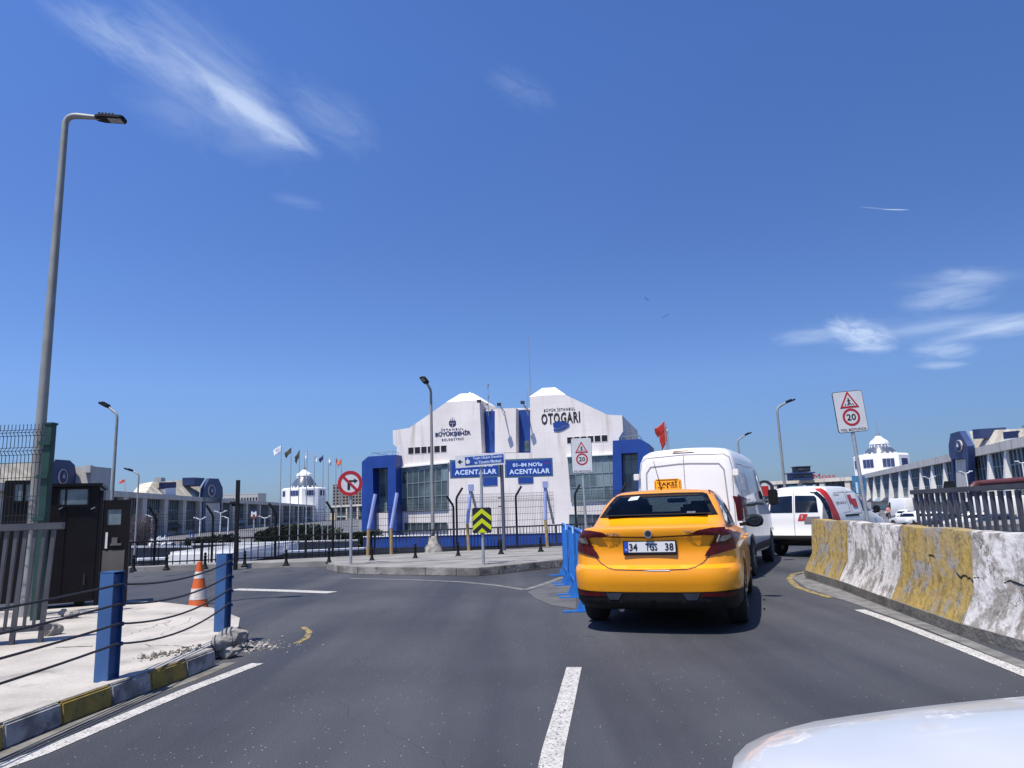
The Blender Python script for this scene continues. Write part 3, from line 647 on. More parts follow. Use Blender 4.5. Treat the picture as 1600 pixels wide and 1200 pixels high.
# ---------------------------------------------------------------- street lamps
def arc(p, r, a0, a1, n, u, v):
    return [p + u*(r*math.cos(a0+(a1-a0)*i/n)) + v*(r*math.sin(a0+(a1-a0)*i/n)) for i in range(n+1)]
def lamp(label, base, top_z, arm_dir, arm_len, arm_rise, r0, r1, head, name='street_lamp', foot=None, group='street lamps', headtilt=.25, mk='poleg'):
    """pole with a bend and an arm ending in a flat LED head"""
    base = Vector(base); t = thing(name, label, 'street lamp', tuple(base), group=group)
    h = top_z-base.z; ad = Vector(arm_dir).normalized(); up = Vector((0,0,1)); br = min(.25, arm_len*.35)
    o = Vector((0,0,0))
    obj('pole', MB().tube([o, o+up*h*.5, o+up*(h-br)], [r0,(r0+r1)/2,r1], 14), M[mk], t)
    dirv = (ad*math.cos(arm_rise)+up*math.sin(arm_rise)).normalized()
    s0 = o+up*(h-br); s1 = s0+up*br*.8; s2 = s1+up*br*.2+dirv*br*.3
    pth = []
    p0,p1,p2 = s0, s0+up*br, s0+up*br+dirv*br
    for i in range(9):
        q = i/8; pth.append(p0*(1-q)**2+p1*2*q*(1-q)+p2*q*q)
    end = p2+dirv*(arm_len-br); pth.append(end)
    obj('arm', MB().tube(pth, [r1*1.0]*9+[r1*.72], 12), M[mk], t)
    hl,hw = head
    side = ad.cross(up).normalized(); hd = (dirv*math.cos(0)+up*0).normalized(); 
    hd = (ad*math.cos(arm_rise*.8)+up*math.sin(arm_rise*.8)).normalized(); un = side.cross(hd).normalized()
    if un.z < 0: un = -un
    q = end-hd*.06
    def P(a,b,c): return q+hd*a+side*b+un*c
    mb = MB()
    outl = [(0,-.06),(hl*.25,-hw/2),(hl*.92,-hw/2),(hl,-hw*.3),(hl,hw*.3),(hl*.92,hw/2),(hl*.25,hw/2),(0,.06)]
    mb.prism([P(a,b,-.03) for a,b in outl], un*.055)
    hd_o = obj('lamp_head', mb, M['black'], t, bevel=.01)
    mb = MB(); 
    for i in range(5): mb.prism([P(hl*.12+i*.05,-hw*.3,.025),P(hl*.12+i*.05+.02,-hw*.3,.025),P(hl*.12+i*.05+.02,hw*.3,.025),P(hl*.12+i*.05,hw*.3,.025)], un*.04)
    obj('heat_sink', mb, M['darksteel'], hd_o)
    obj('lens', MB().prism([P(hl*.45,-hw*.36,-.034),P(hl*.9,-hw*.36,-.034),P(hl*.9,hw*.36,-.034),P(hl*.45,hw*.36,-.034)], un*.004), M['lampclear'], hd_o)
    if foot=='cone':
        obj('footing', MB().lathe([(.30,0),(.27,.12),(.20,.26),(.13,.46),(.115,.48)], n=16), M['rubble'], t)
    elif foot=='plate': obj('base_plate', MB().box((0,0,.02),(.4,.4,.04)), M['galv'], t)
    return t
b0 = at(48,860,10.0); b0.z = .1
tp = at(100,180,10.0)
lamp('tallest street lamp, thick grey pole rising beside the green fence post', b0, tp.z, (1,.1,0), .50, math.radians(-4), .082, .046, (.44,.20), foot='plate')
b0 = at(171,845,19.5); b0.z = .1; tp = at(180,647,19.5)
lamp('grey street lamp standing behind the open booth door, head turned left', b0, tp.z, (-1,.2,0), .40, math.radians(35), .05, .036, (.34,.20))
b0 = at(211,850,35); b0.z = LOW; tp = at(211,741,35)
lamp('small thin street lamp right of the open booth door', b0, tp.z, (-1,.1,0), .4, math.radians(25), .05, .036, (.5,.2))
b0 = at(677,862,22.4); b0.z = .14; tp = at(668,610,22.4)
lamp('street lamp on a cone shaped concrete footing before the white building', b0, tp.z, (-.5,-.6,0), .30, math.radians(50), .062, .040, (.32,.24), foot='cone')
b0 = at(1230,800,26.0); b0.z = .1; tp = at(1219,637,26)
lamp('pale street lamp rising behind the small white van, head turned right', b0, tp.z, (1,.1,0), .45, math.radians(25), .055, .040, (.40,.16))
b0 = at(1162,790,37.0); b0.z = LOW; tp = at(1158,687,37)
lamp('slim street lamp seen just above the big white van roof', b0, tp.z, (1,.1,0), .5, math.radians(28), .055, .040, (.42,.16))
# ================================================================ FAR RAILING, BOLLARDS, FENCE
def railseg(i0, i1, label, spacing, m, name='picket_railing', top=.80, thick=.022, dense=None):
    t = thing(name, label, 'railing', (rail_pts[i0][0],rail_pts[i0][1],.14), group='picket railings at the back of the pavement')
    for i in range(i0,i1):
        p = Plane(rail_pts[i], rail_pts[i+1])
        mb = MB().bar(p.P(0,top),p.P(p.len,top),.05,.045).bar(p.P(0,.22),p.P(p.len,.22),.04,.035)
        obj('rail', mb, m, t, world=True)
        mb = MB(); u = 0
        while u < p.len: mb.bar(p.P(u,.14),p.P(u,top),thick); u += spacing
        obj('picket_row', mb, m, t, world=True)
        u = 0
        while u < p.len: obj('post', MB().box(tuple(p.P(u,.47)),(.06,.06,.68)), m, t, world=True); u += 1.9
    return t
railseg(1,4,'black picket railing overlooking the bus station lot left of the white building',.19,M['black'])
railseg(4,5,'blue grey picket railing in front of the white building',.105,M['darksteel'])
railseg(5,7,'blue grey picket railing behind the taxi and the vans',.105,M['darksteel'])
bol = MB().lathe([(.10,0),(.10,.04),(.07,.06),(.055,.12),(.042,.16),(.036,.34),(.05,.36),(.05,.385),(.03,.40),(.026,.42),(.042,.45),(.036,.48),(.008,.50)], n=14)
first=None; names = ['beside the open booth door','second right of the booth door','behind the traffic cone','right behind the farther blue post','fourth left of the round no-turn sign','third left of the round no-turn sign','just left of the no-turn sign pole','between the ochre posts left of the white building','left of the cone-footed lamp','right of the cone-footed lamp','left of the black and yellow chevron sign','under the blue direction boards','near the blue crowd barriers']
for k,(px,py) in enumerate([(208,893),(260,891),(320,889),(382,886),(447,884),(514,881),(581,877.5),(649,874),(716,870),(783,866),(845,862)]):
    nm = ['short black cast bollard beside the open booth door','short black cast bollard left of the traffic cone','short black cast bollard just right of the traffic cone','short black cast bollard right of the farther blue post','short black cast bollard below the hedge left of the no-turn sign','short black cast bollard nearest left of the no-turn sign pole','short black cast bollard right of the leftmost ochre post','short black cast bollard left of the cone-footed lamp','short black cast bollard between the cone-footed lamp and the chevron sign','short black cast bollard right of the chevron sign','short black cast bollard left of the blue crowd barriers'][k]
    p = G(px,py,.14)
    if first is None: first = obj('bollard', bol, M['black']); o = first
    else: o = first.copy(); COL.objects.link(o)
    o.location = p; o.scale=(.85,.85,.82); tag(o, nm, 'bollard', 'black bollards along the far pavement')
# mesh fence above the railing
def bentpost(px, bend, parent, top=2.0, D=None, oy=.12):
    # foot on the rail line
    r = ray(px, 800)
    for i in range(1,len(rail_pts)-1):
        p = Plane(rail_pts[i],rail_pts[i+1]); u,_ = p.uz(px,830)
        if 0 <= u <= p.len: break
    v = p.P(u,.14,-oy); t = p.d
    obj('post', MB().tube([v, v+Vector((0,0,top-.5)), v+Vector((0,0,top-.42))+t*bend*.02, v+t*bend*.2+Vector((0,0,top-.14))], .035, 8), M['black'], parent, world=True)
def meshfence(pxa, pxb, i0, i1, label, posts, top=1.72, oy=.12):
    t = thing('mesh_fence', label, 'fence', (*rail_pts[i0],.14), group='mesh fences over the lot')
    first = True
    for i in range(i0,i1):
        p = Plane(rail_pts[i],rail_pts[i+1]); ua = max(0,p.uz(pxa,820)[0]); ub = min(p.len,p.uz(pxb,820)[0])
        if ub <= ua: continue
        mb = MB(); u = ua
        while u < ub:
            mb.bar(p.P(u,.5,-oy),p.P(u,top-.22,-oy),.008); mb.bar(p.P(u,top-.22,-oy),p.P(u,top-.17,-oy-.04),.0055); mb.bar(p.P(u,top-.17,-oy-.04),p.P(u,top-.1,-oy),.0055); mb.bar(p.P(u,top-.1,-oy),p.P(u,top,-oy-.03),.0055)
            u += .055
        z = .6
        while z < top-.2: mb.bar(p.P(ua,z,-oy),p.P(ub,z,-oy),.010); z += .2
        for z in (top-.22,top-.1,top): mb.bar(p.P(ua,z,-oy),p.P(ub,z,-oy),.009)
        mb.bar(p.P(ua,top-.17,-oy-.04),p.P(ub,top-.17,-oy-.04),.008)
        obj('wire_panel', mb, M['wire'], t, world=True)
    for px,bd in posts: bentpost(px,bd,t,top+.22)
meshfence(225,560,1,4,'black wire mesh fence with tips bent left above the bus station lot', [(241,-1),(331,-1),(430,-1),(520,-1)], top=1.55)
meshfence(575,712,3,5,'black wire mesh fence panel left of the chevron sign', [(710,-1)], top=1.6)
meshfence(716,905,4,5,'black wire mesh fence in front of the pale wall of the white building', [(715,1),(809,1),(903,1)], top=1.85)
meshfence(905,1000,5,6,'black wire mesh fence end seen left of the taxi roof', [(976,1)], top=1.85)
# dark square post left of the metro sign
pp = G(368,882,.14); t = tag(origin_to(obj('camera_pole', MB().box((pp.x,pp.y,1.2),(.09,.09,2.4)).box((pp.x,pp.y,1.72),(.3,.05,.05)).box((pp.x-.12,pp.y-.05,1.78),(.12,.07,.07)), M['black'], bevel=.004),(pp.x,pp.y,.14)), 'dark square mast with a short cross arm rising from the black railing', 'mast')
# ochre posts with pale blue raked tubes
def bannerpost(px, base_y, foot, top, leg2, label):
    for i in range(1,len(rail_pts)-1):
        p = Plane(rail_pts[i],rail_pts[i+1]); u,_ = p.uz(px,830)
        if 0 <= u <= p.len: break
    v = p.P(u,.14,.12); D = v.y
    t = thing('raked_post', label, 'post', tuple(v), group='ochre posts with pale blue tubes')
    f = at(foot[0],foot[1],D); tpp = at(top[0],top[1],D)
    obj('lower_post', MB().tube([v, f], .05, 8), M['brown'], t, world=True)
    obj('upper_tube', MB().tube([f, tpp], .055, 8), M['periwinkle'], t, world=True)
    if leg2: obj('brace', MB().tube([tpp-Vector((0,0,.05)), at(leg2[0],leg2[1],D+.3)], .04, 8), M['galv'], t, world=True); obj('cap', MB().box(tuple(tpp),(.17,.17,.2)), M['periwinkle'], t, world=True)
bannerpost(574.5,873,(576,826),(586.6,772),None,'ochre post with raked pale blue tube before the left blue portal pillar')
bannerpost(611,871,(611,825),(620.6,770),None,'ochre post with raked pale blue tube before the right blue portal pillar')
bannerpost(731,864,(730,818),(736,762),(745,800),'ochre post with two splayed tubes just left of the chevron sign')
bannerpost(853,858,(852,812),(852,757),(865,818),'ochre post with two splayed tubes near the crowd barriers')
# ================================================================ SIGNS
def pole(p, z1, r, parent, m='galv'): return obj('pole', MB().tube([(p.x,p.y,p.z),(p.x,p.y,z1)], r, 12), M[m], parent, world=True)
# no turn sign
p = G(548,884,.14); t = thing('road_sign', 'round red and white no right turn sign on a grey pole', 'sign', tuple(p), group='road signs')
c = at(547,755,p.y-.06); pole(p, c.z+.2, .035, t)
fm = FR(c, 0)
obj('plate', poly2(MB(), circ(.30,36), off(fm,0,0,-.01), .01), M['signwhite'], t, world=True)
obj('red_ring', ringmb(fm,.225,.305,.0,.005,40), M['signred'], t, world=True)
mb = MB(); poly2(mb, [(-.065,-.16),(.0,-.16),(.0,.0),(.03,.035),(.14,.035),(.14,.075),(-.03,.075),(-.065,.03)], off(fm,0,0,.001), .004); poly2(mb, [(.10,.0),(.19,.055),(.10,.115)], off(fm,0,0,.0015), .004)
obj('arrow', mb, M['ink'], t, world=True)
obj('slash', poly2(MB(), [(-.19,.15),(-.15,.19),(.19,-.15),(.15,-.19)], off(fm,0,0,.008), .004), M['signred'], t, world=True)
# 20 signs
def sign20(px, py, D, base, w, h, label, lean=0.0, yaw=0.0):
    c = at(px,py,D); t = thing('road_sign', label, 'sign', tuple(base), group='road signs')
    bt = Vector(base); top = c+Vector((0,.05,.1))
    obj('pole', MB().tube([bt, top], .035, 12), M['galv'], t, world=True)
    up = (c-bt); up.y = 0; up.normalize()
    rx = Vector((math.cos(yaw),math.sin(yaw),0)); fm = frame(c, rx, (0,0,1)); fm = fm @ Matrix.Rotation(lean,4,'Z')
    def rr(w,h,r):
        pts=[]
        for cx,cy,a in ((w/2-r,h/2-r,0),(-w/2+r,h/2-r,PI/2),(-w/2+r,-h/2+r,PI),(w/2-r,-h/2+r,1.5*PI)):
            for i in range(5): pts.append((cx+r*math.cos(a+i*PI/8),cy+r*math.sin(a+i*PI/8)))
        return pts
    obj('rim', poly2(MB(), rr(w,h,.05), off(fm,0,0,-.016), .014), M['ink'], t, world=True)
    obj('plate', poly2(MB(), rr(w-.022,h-.022,.04), off(fm,0,0,-.002), .006), M['signwhite'], t, world=True)
    k = w/.62
    def tri(s): return [(0,s),(-s*.92,-s*.62),(s*.92,-s*.62)]
    T = off(fm,0,.21*k,.004)
    mb = MB(); poly2(mb, tri(.215*k), T, .004); obj('warning_triangle', mb, M['signred'], t, world=True)
    mb = MB(); poly2(mb, tri(.150*k), off(T,0,-.004,.003), .003); obj('triangle_field', mb, M['signwhite'], t, world=True)
    mb = MB(); Q = off(T,0,-.015*k,.006)
    def st(x0,y0,x1,y1,wd,zz=0): 
        d = Vector((x1-x0,y1-y0)).normalized(); n_ = Vector((-d.y,d.x))*wd/2*k; poly2(mb, [(x0*k+n_.x,y0*k+n_.y),(x0*k-n_.x,y0*k-n_.y),(x1*k-n_.x,y1*k-n_.y),(x1*k+n_.x,y1*k+n_.y)], off(Q,0,0,zz), .003)
    poly2(mb, circ(.014*k,12,-.005*k,.075*k), Q, .003)
    st(0,.058,.002,.0,.028,.0002); st(0,.05,-.035,.02,.012,.0004); st(0,.05,.035,.022,.012,.0006); st(0,.005,-.035,-.065,.017,.0008); st(0,.005,.045,-.06,.017,.001)
    st(-.07,-.03,-.09,-.065,.014,.0012); st(-.002,-.03,-.002,-.065,.014,.0014); st(.065,-.03,.09,-.06,.014,.0016)
    obj('walking_figure', mb, M['ink'], t, world=True)
    obj('speed_ring', ringmb(off(fm,0,-.115*k,.004), .135*k,.178*k,0,.004,36), M['signred'], t, world=True)
    text('20', .19*k, .135*k, off(fm,0,-.115*k,.004), M['ink'], 'speed_number', t, ext=.003, boldness=.02)
    text('YOL BOYUNCA', w*.86, .05*k, off(fm,0,-h/2+.055*k,.004), M['ink'], 'caption', t, ext=.003, boldness=.01)
    return t
_b=at(917.5,850,21.55); _b.z=.14
sign20(909,711.5,21.5, _b, .62, 1.06, 'white 20 speed limit and crossing sign in front of the white building', lean=.0)
c20 = at(1360,822,14.0); c20.z = .0
sign20(1328.5,643,14.0, c20, .60, .82, 'leaning white 20 speed limit sign behind the concrete barriers', lean=.06)
# chevron + direction sign on one pole
p = G(755.5,882,.17); t = thing('road_sign', 'black and yellow chevron board under a blue direction sign on one pole', 'sign', tuple(p), group='road signs')
c = at(753,813,p.y-.06); cu = at(750,719,p.y-.06); pole(p, cu.z+.12, .033, t)
fm = FR(c,0); W_,H_ = .43,.56
obj('chevron_board', poly2(MB(), [(-W_/2,-H_/2+.03),(-W_/2+.03,-H_/2),(W_/2-.03,-H_/2),(W_/2,-H_/2+.03),(W_/2,H_/2-.03),(W_/2-.03,H_/2),(-W_/2+.03,H_/2),(-W_/2,H_/2-.03)], off(fm,0,0,-.01), .012), M['ink'], t, world=True)
def chevp(y0, th): return [(-W_/2+.01,y0-.17),(0,y0),(W_/2-.01,y0-.17),(W_/2-.01,y0-.17-th),(0,y0-th),(-W_/2+.01,y0-.17-th)]
mb = MB(); poly2(mb, chevp(H_/2-.02,.105), off(fm,0,0,.002), .004); poly2(mb, chevp(H_/2-.23,.105), off(fm,0,0,.002), .004)
poly2(mb, [(-.11,-H_/2+.01),(0,-H_/2+.115),(.11,-H_/2+.01)], off(fm,0,0,.002), .004); obj('chevrons', mb, M['chev'], t, world=True)
fm = frame(cu, (math.cos(math.radians(-12)),math.sin(math.radians(-12)),0), (0,0,1)) @ Matrix.Rotation(.03,4,'Z')
def rect(w,h,cx=0,cy=0): return [(cx-w/2,cy-h/2),(cx+w/2,cy-h/2),(cx+w/2,cy+h/2),(cx-w/2,cy+h/2)]
obj('direction_board', poly2(MB(), rect(1.16,.28), off(fm,0,0,-.02), .02), M['signwhite'], t, world=True)
obj('blue_field', poly2(MB(), rect(.90,.19,.10,0), off(fm,0,0,.001), .004), M['signblue'], t, world=True)
mb = MB(); poly2(mb, [(-.53,0),(-.47,.05),(-.45,.03),(-.47,.012),(-.41,.012),(-.41,-.012),(-.47,-.012),(-.45,-.03),(-.47,-.05)], off(fm,0,0,.001), .004); obj('arrow', mb, M['ink'], t, world=True)
mb = MB(); poly2(mb, circ(.05,16,-.285,-.015), off(fm,0,0,.006), .003); poly2(mb, [(-.30,.02),(-.27,.02),(-.285,.085)], off(fm,0,0,.0065), .003); obj('emblem', mb, M['signwhite'], t, world=True)
text('Toplu Ulaşım Denetim', .68, .075, off(fm,.18,.045,.006), M['signlight'], 'lettering', t, boldness=.01)
text('ve Yönetim Merkezi', .62, .075, off(fm,.18,-.045,.006), M['signlight'], 'lettering', t, boldness=.01)
# two blue boards on a tall post
p = G(788,860,.14); t = thing('direction_sign', 'two dark blue boards reading acentalar on one tall blue grey post', 'sign', tuple(p))
D = p.y
pt = at(786,722,D); M['polegb']=mat('grey_blue_pole',(.07,.08,.12),rough=.6)
obj('pole', MB().tube([p, Vector((p.x,p.y,pt.z))], .055, 12), M['polegb'], t, world=True)
for (px0,px1,py0,py1,l1,w1) in ((703,781,718,746,"85–169 NO'lu",1.1),(788.5,864,717,745,"01–84 NO'lu",1.02)):
    a = at(px0,(py0+py1)/2,D-.1); b = at(px1,(py0+py1)/2,D-.1); cz = at((px0+px1)/2,(py0+py1)/2,D-.1); w=b.x-a.x; h=.565
    fm = FR(cz,0)
    bd = obj('board', poly2(MB(), rect(w,h), off(fm,0,0,-.08), .08), M['signteal'], t, world=True)
    obj('board_face', poly2(MB(), rect(w-.10,h-.10), off(fm,0,0,.001), .004), M['signblue'], t, world=True)
    text(l1, w1*.88, .12, off(fm,-.04 if px0>750 else .05,.10,.006), M['signlight'], 'lettering', t, boldness=.03)
    text('ACENTALAR', w*.84, .15, off(fm,0.02,-.105,.006), M['signlight'], 'lettering', t, boldness=.03, wide=1.1)
    if px0>750: text('OTO', .14, .05, off(fm,.55,.12,.006), M['signred'], 'lettering', t)
for zz in (2.3,2.05): obj('bracket', MB().box((p.x-.09,p.y,zz-.6),(.12,.03,.03)), M['ink'], t, world=True)
#@@VEHICLES
# ================================================================ VEHICLES
def ringpts(r, NS=26, NE=12, NC=5):
    """one plan outline of a body: dict zr zf yr yf w rr rf bow tr tf zp"""
    w=r['w']; yr=r['yr']; yf=r['yf']; rr=min(r.get('rr',.2),w*.9); rf=min(r.get('rf',.3),w*.9); P=[]
    for i in range(NE+1): P.append((-(w-rr)+2*(w-rr)*i/NE, yr))
    for i in range(1,NC): a=-PI/2+PI/2*i/NC; P.append((w-rr+rr*math.cos(a), yr+rr+rr*math.sin(a)))
    for i in range(NS+1): P.append((w, yr+rr+(yf-rf-yr-rr)*i/NS))
    for i in range(1,NC): a=PI/2*i/NC; P.append((w-rf+rf*math.cos(a), yf-rf+rf*math.sin(a)))
    for i in range(NE+1): P.append(((w-rf)-2*(w-rf)*i/NE, yf))
    for i in range(1,NC): a=PI/2+PI/2*i/NC; P.append((-(w-rf)+rf*math.cos(a), yf-rf+rf*math.sin(a)))
    for i in range(NS+1): P.append((-w, yf-rf-(yf-rf-yr-rr)*i/NS))
    for i in range(1,NC): a=PI+PI/2*i/NC; P.append((-(w-rr)+rr*math.cos(a), yr+rr+rr*math.sin(a)))
    out=[]; tr=r.get('tr',.05); tf=r.get('tf',.09); bow=r.get('bow',.06); bf=r.get('bf',.15)
    for x,y in P:
        u=(y-yr)/(yf-yr)
        if u<.35: x*=1-tr*((.35-u)/.35)**2
        if u>.65: x*=1-tf*((u-.65)/.35)**2
        c=max(0,1-(x/w)**2)
        k=max(0,1-(y-yr)/.5); y2=y-bow*c*k
        k=max(0,1-(yf-y)/.6); y2+=bf*c*k
        zp=r.get('zp')
        if zp:
            for i in range(len(zp)-1):
                if y<=zp[i+1][0] or i==len(zp)-2:
                    t=(y-zp[i][0])/(zp[i+1][0]-zp[i][0]); t=min(1,max(0,t)); t=t*t*(3-2*t); z=zp[i][1]+(zp[i+1][1]-zp[i][1])*t; break
        else: z=r['zr']+(r['zf']-r['zr'])*min(1,max(0,u))
        z+=r.get('crown',0)*c
        out.append(Vector((x,y2,z)))
    return out
def ringbody(rings):
    b=bmesh.new(); prev=None; first=None
    for r in rings:
        vs=[b.verts.new(p) for p in ringpts(r)]; n=len(vs)
        if prev:
            for k in range(n): b.faces.new((prev[k],prev[(k+1)%n],vs[(k+1)%n],vs[k]))
        else: first=vs
        prev=vs
    b.faces.new(first[::-1])
    # close the top with a centre fan
    c=sum((v.co for v in prev),Vector())/len(prev); cv=b.verts.new(c+Vector((0,0,rings[-1].get('topz',.004))))
    for k in range(n): b.faces.new((prev[k],prev[(k+1)%n],cv))
    bmesh.ops.recalc_face_normals(b,faces=b.faces)
    return b
def patch(body, pts, axis, o_=.004, g=.05, side=1):
    """polygon laid on a body surface: axis 'R' seen from the rear (x,z), 'S' seen from the side (y,z), 'T' from above (x,y)"""
    b=bmesh.new(); f=b.faces.new([b.verts.new((p[0],p[1],0)) for p in pts])
    bmesh.ops.triangulate(b,faces=b.faces)
    xs=[p[0] for p in pts]; ys=[p[1] for p in pts]
    for lo,hi,no in ((min(xs),max(xs),(1,0,0)),(min(ys),max(ys),(0,1,0))):
        n=int((hi-lo)/g)
        for i in range(1,n+1):
            v=lo+(hi-lo)*i/(n+1); bmesh.ops.bisect_plane(b,geom=b.verts[:]+b.edges[:]+b.faces[:],plane_co=(v,0,0) if no[0] else (0,v,0),plane_no=no)
    for v in b.verts:
        if axis=='R': o=Vector((v.co.x,-3,v.co.y)); d=Vector((0,1,0))
        elif axis=='S': o=Vector((3*side,v.co.x,v.co.y)); d=Vector((-side,0,0))
        elif axis=='T': o=Vector((v.co.x,v.co.y,5)); d=Vector((0,0,-1))
        elif axis=='F': o=Vector((v.co.x,12,v.co.y)); d=Vector((0,-1,0))
        h,nr,_,_=body.ray_cast(o,d)
        if h is None:
            q=o+d*(3-.8 if axis!='F' else 8); h,nr,_,_=body.find_nearest(q)
        if nr.dot(d)>0: nr=-nr
        v.co=h+nr*o_
    for f in b.faces: f.smooth=True
    return b
def pline(body, pts, w, axis, o_=.004, side=1):
    out=bmesh.new()
    for i in range(len(pts)-1):
        a=Vector(pts[i]); c=Vector(pts[i+1]); d=(c-a).normalized(); n=Vector((-d.y,d.x))*w/2; a=a-d*w*.3; c=c+d*w*.3
        p=patch(body,[a+n,a-n,c-n,c+n],axis,o_,.06,side); me=bpy.data.meshes.new('x'); p.to_mesh(me); p.free(); out.from_mesh(me); bpy.data.meshes.remove(me)
    return out
def carve(body_bm, wheels, rad, depth, halfw, tunnel=None):
    """cut the wheel arches out of a body, returns a bmesh"""
    me=bpy.data.meshes.new('b'); body_bm.to_mesh(me); ob=bpy.data.objects.new('b',me); COL.objects.link(ob); cs=[]
    for y,z in wheels:
        for s in (-1,1):
            mb=MB().lathe([(rad,-depth/2),(rad,depth/2)],c=(s*(halfw-depth/2+.12),y,z),n=40,axis='X'); bmesh.ops.recalc_face_normals(mb.b,faces=mb.b.faces)
            m2=bpy.data.meshes.new('c'); mb.b.to_mesh(m2); mb.b.free(); c=bpy.data.objects.new('c',m2); COL.objects.link(c); cs.append(c)
            md=ob.modifiers.new('x','BOOLEAN'); md.operation='DIFFERENCE'; md.object=c; md.solver='EXACT'
    if tunnel:
        mb=MB().prism([(x,-.5,z) for x,z in tunnel],(0,5.5,0)); bmesh.ops.recalc_face_normals(mb.b,faces=mb.b.faces)
        m2=bpy.data.meshes.new('c'); mb.b.to_mesh(m2); mb.b.free(); c=bpy.data.objects.new('c',m2); COL.objects.link(c); cs.append(c)
        md=ob.modifiers.new('x','BOOLEAN'); md.operation='DIFFERENCE'; md.object=c; md.solver='EXACT'
    dg=bpy.context.evaluated_depsgraph_get(); res=bpy.data.meshes.new_from_object(ob.evaluated_get(dg))
    b=bmesh.new(); b.from_mesh(res)
    for c in cs: bpy.data.objects.remove(c)
    bpy.data.objects.remove(ob); bpy.data.meshes.remove(res)
    return b
def wheel(parent, x, y, r, w, side, rimr=.62, spokes=5, rimmat='rim'):
    W0=w/2
    ty=obj('wheel', MB().lathe([(r*rimr,-W0),(r*.93,-W0),(r*.985,-W0*.8),(r,-W0*.4),(r,W0*.4),(r*.985,W0*.8),(r*.93,W0),(r*rimr,W0)],n=36,axis='X',closed=True), M['tyre'], parent); ty.location=(x,y,r)
    mb=MB().lathe([(r*rimr*1.0,-W0*.6),(r*rimr,W0*.9),(r*rimr*.9,W0*.92),(r*rimr*.86,W0*.2),(r*.1,W0*.2),(.02,W0*.2)] if side>0 else [(r*rimr,W0*.6),(r*rimr,-W0*.9),(r*rimr*.9,-W0*.92),(r*rimr*.86,-W0*.2),(r*.1,-W0*.2),(.02,-W0*.2)],n=30,axis='X')
    for k in range(spokes):
        a=2*PI*k/spokes; s=Vector((0,math.cos(a),math.sin(a))); mb.bar(Vector((side*W0*.55,0,0))+s*.03, Vector((side*W0*.75,0,0))+s*r*rimr*.9, .035,.07,up=(1,0,0))
    mb.lathe([(.06,side*W0*.3),(.05,side*W0*.75)],n=14,axis='X')
    obj('rim', mb, M[rimmat], ty)
    return ty
def sm(o, a=35):
    o.data.polygons.foreach_set('use_smooth',[True]*len(o.data.polygons)); o.data.set_sharp_from_angle(angle=math.radians(a)); return o
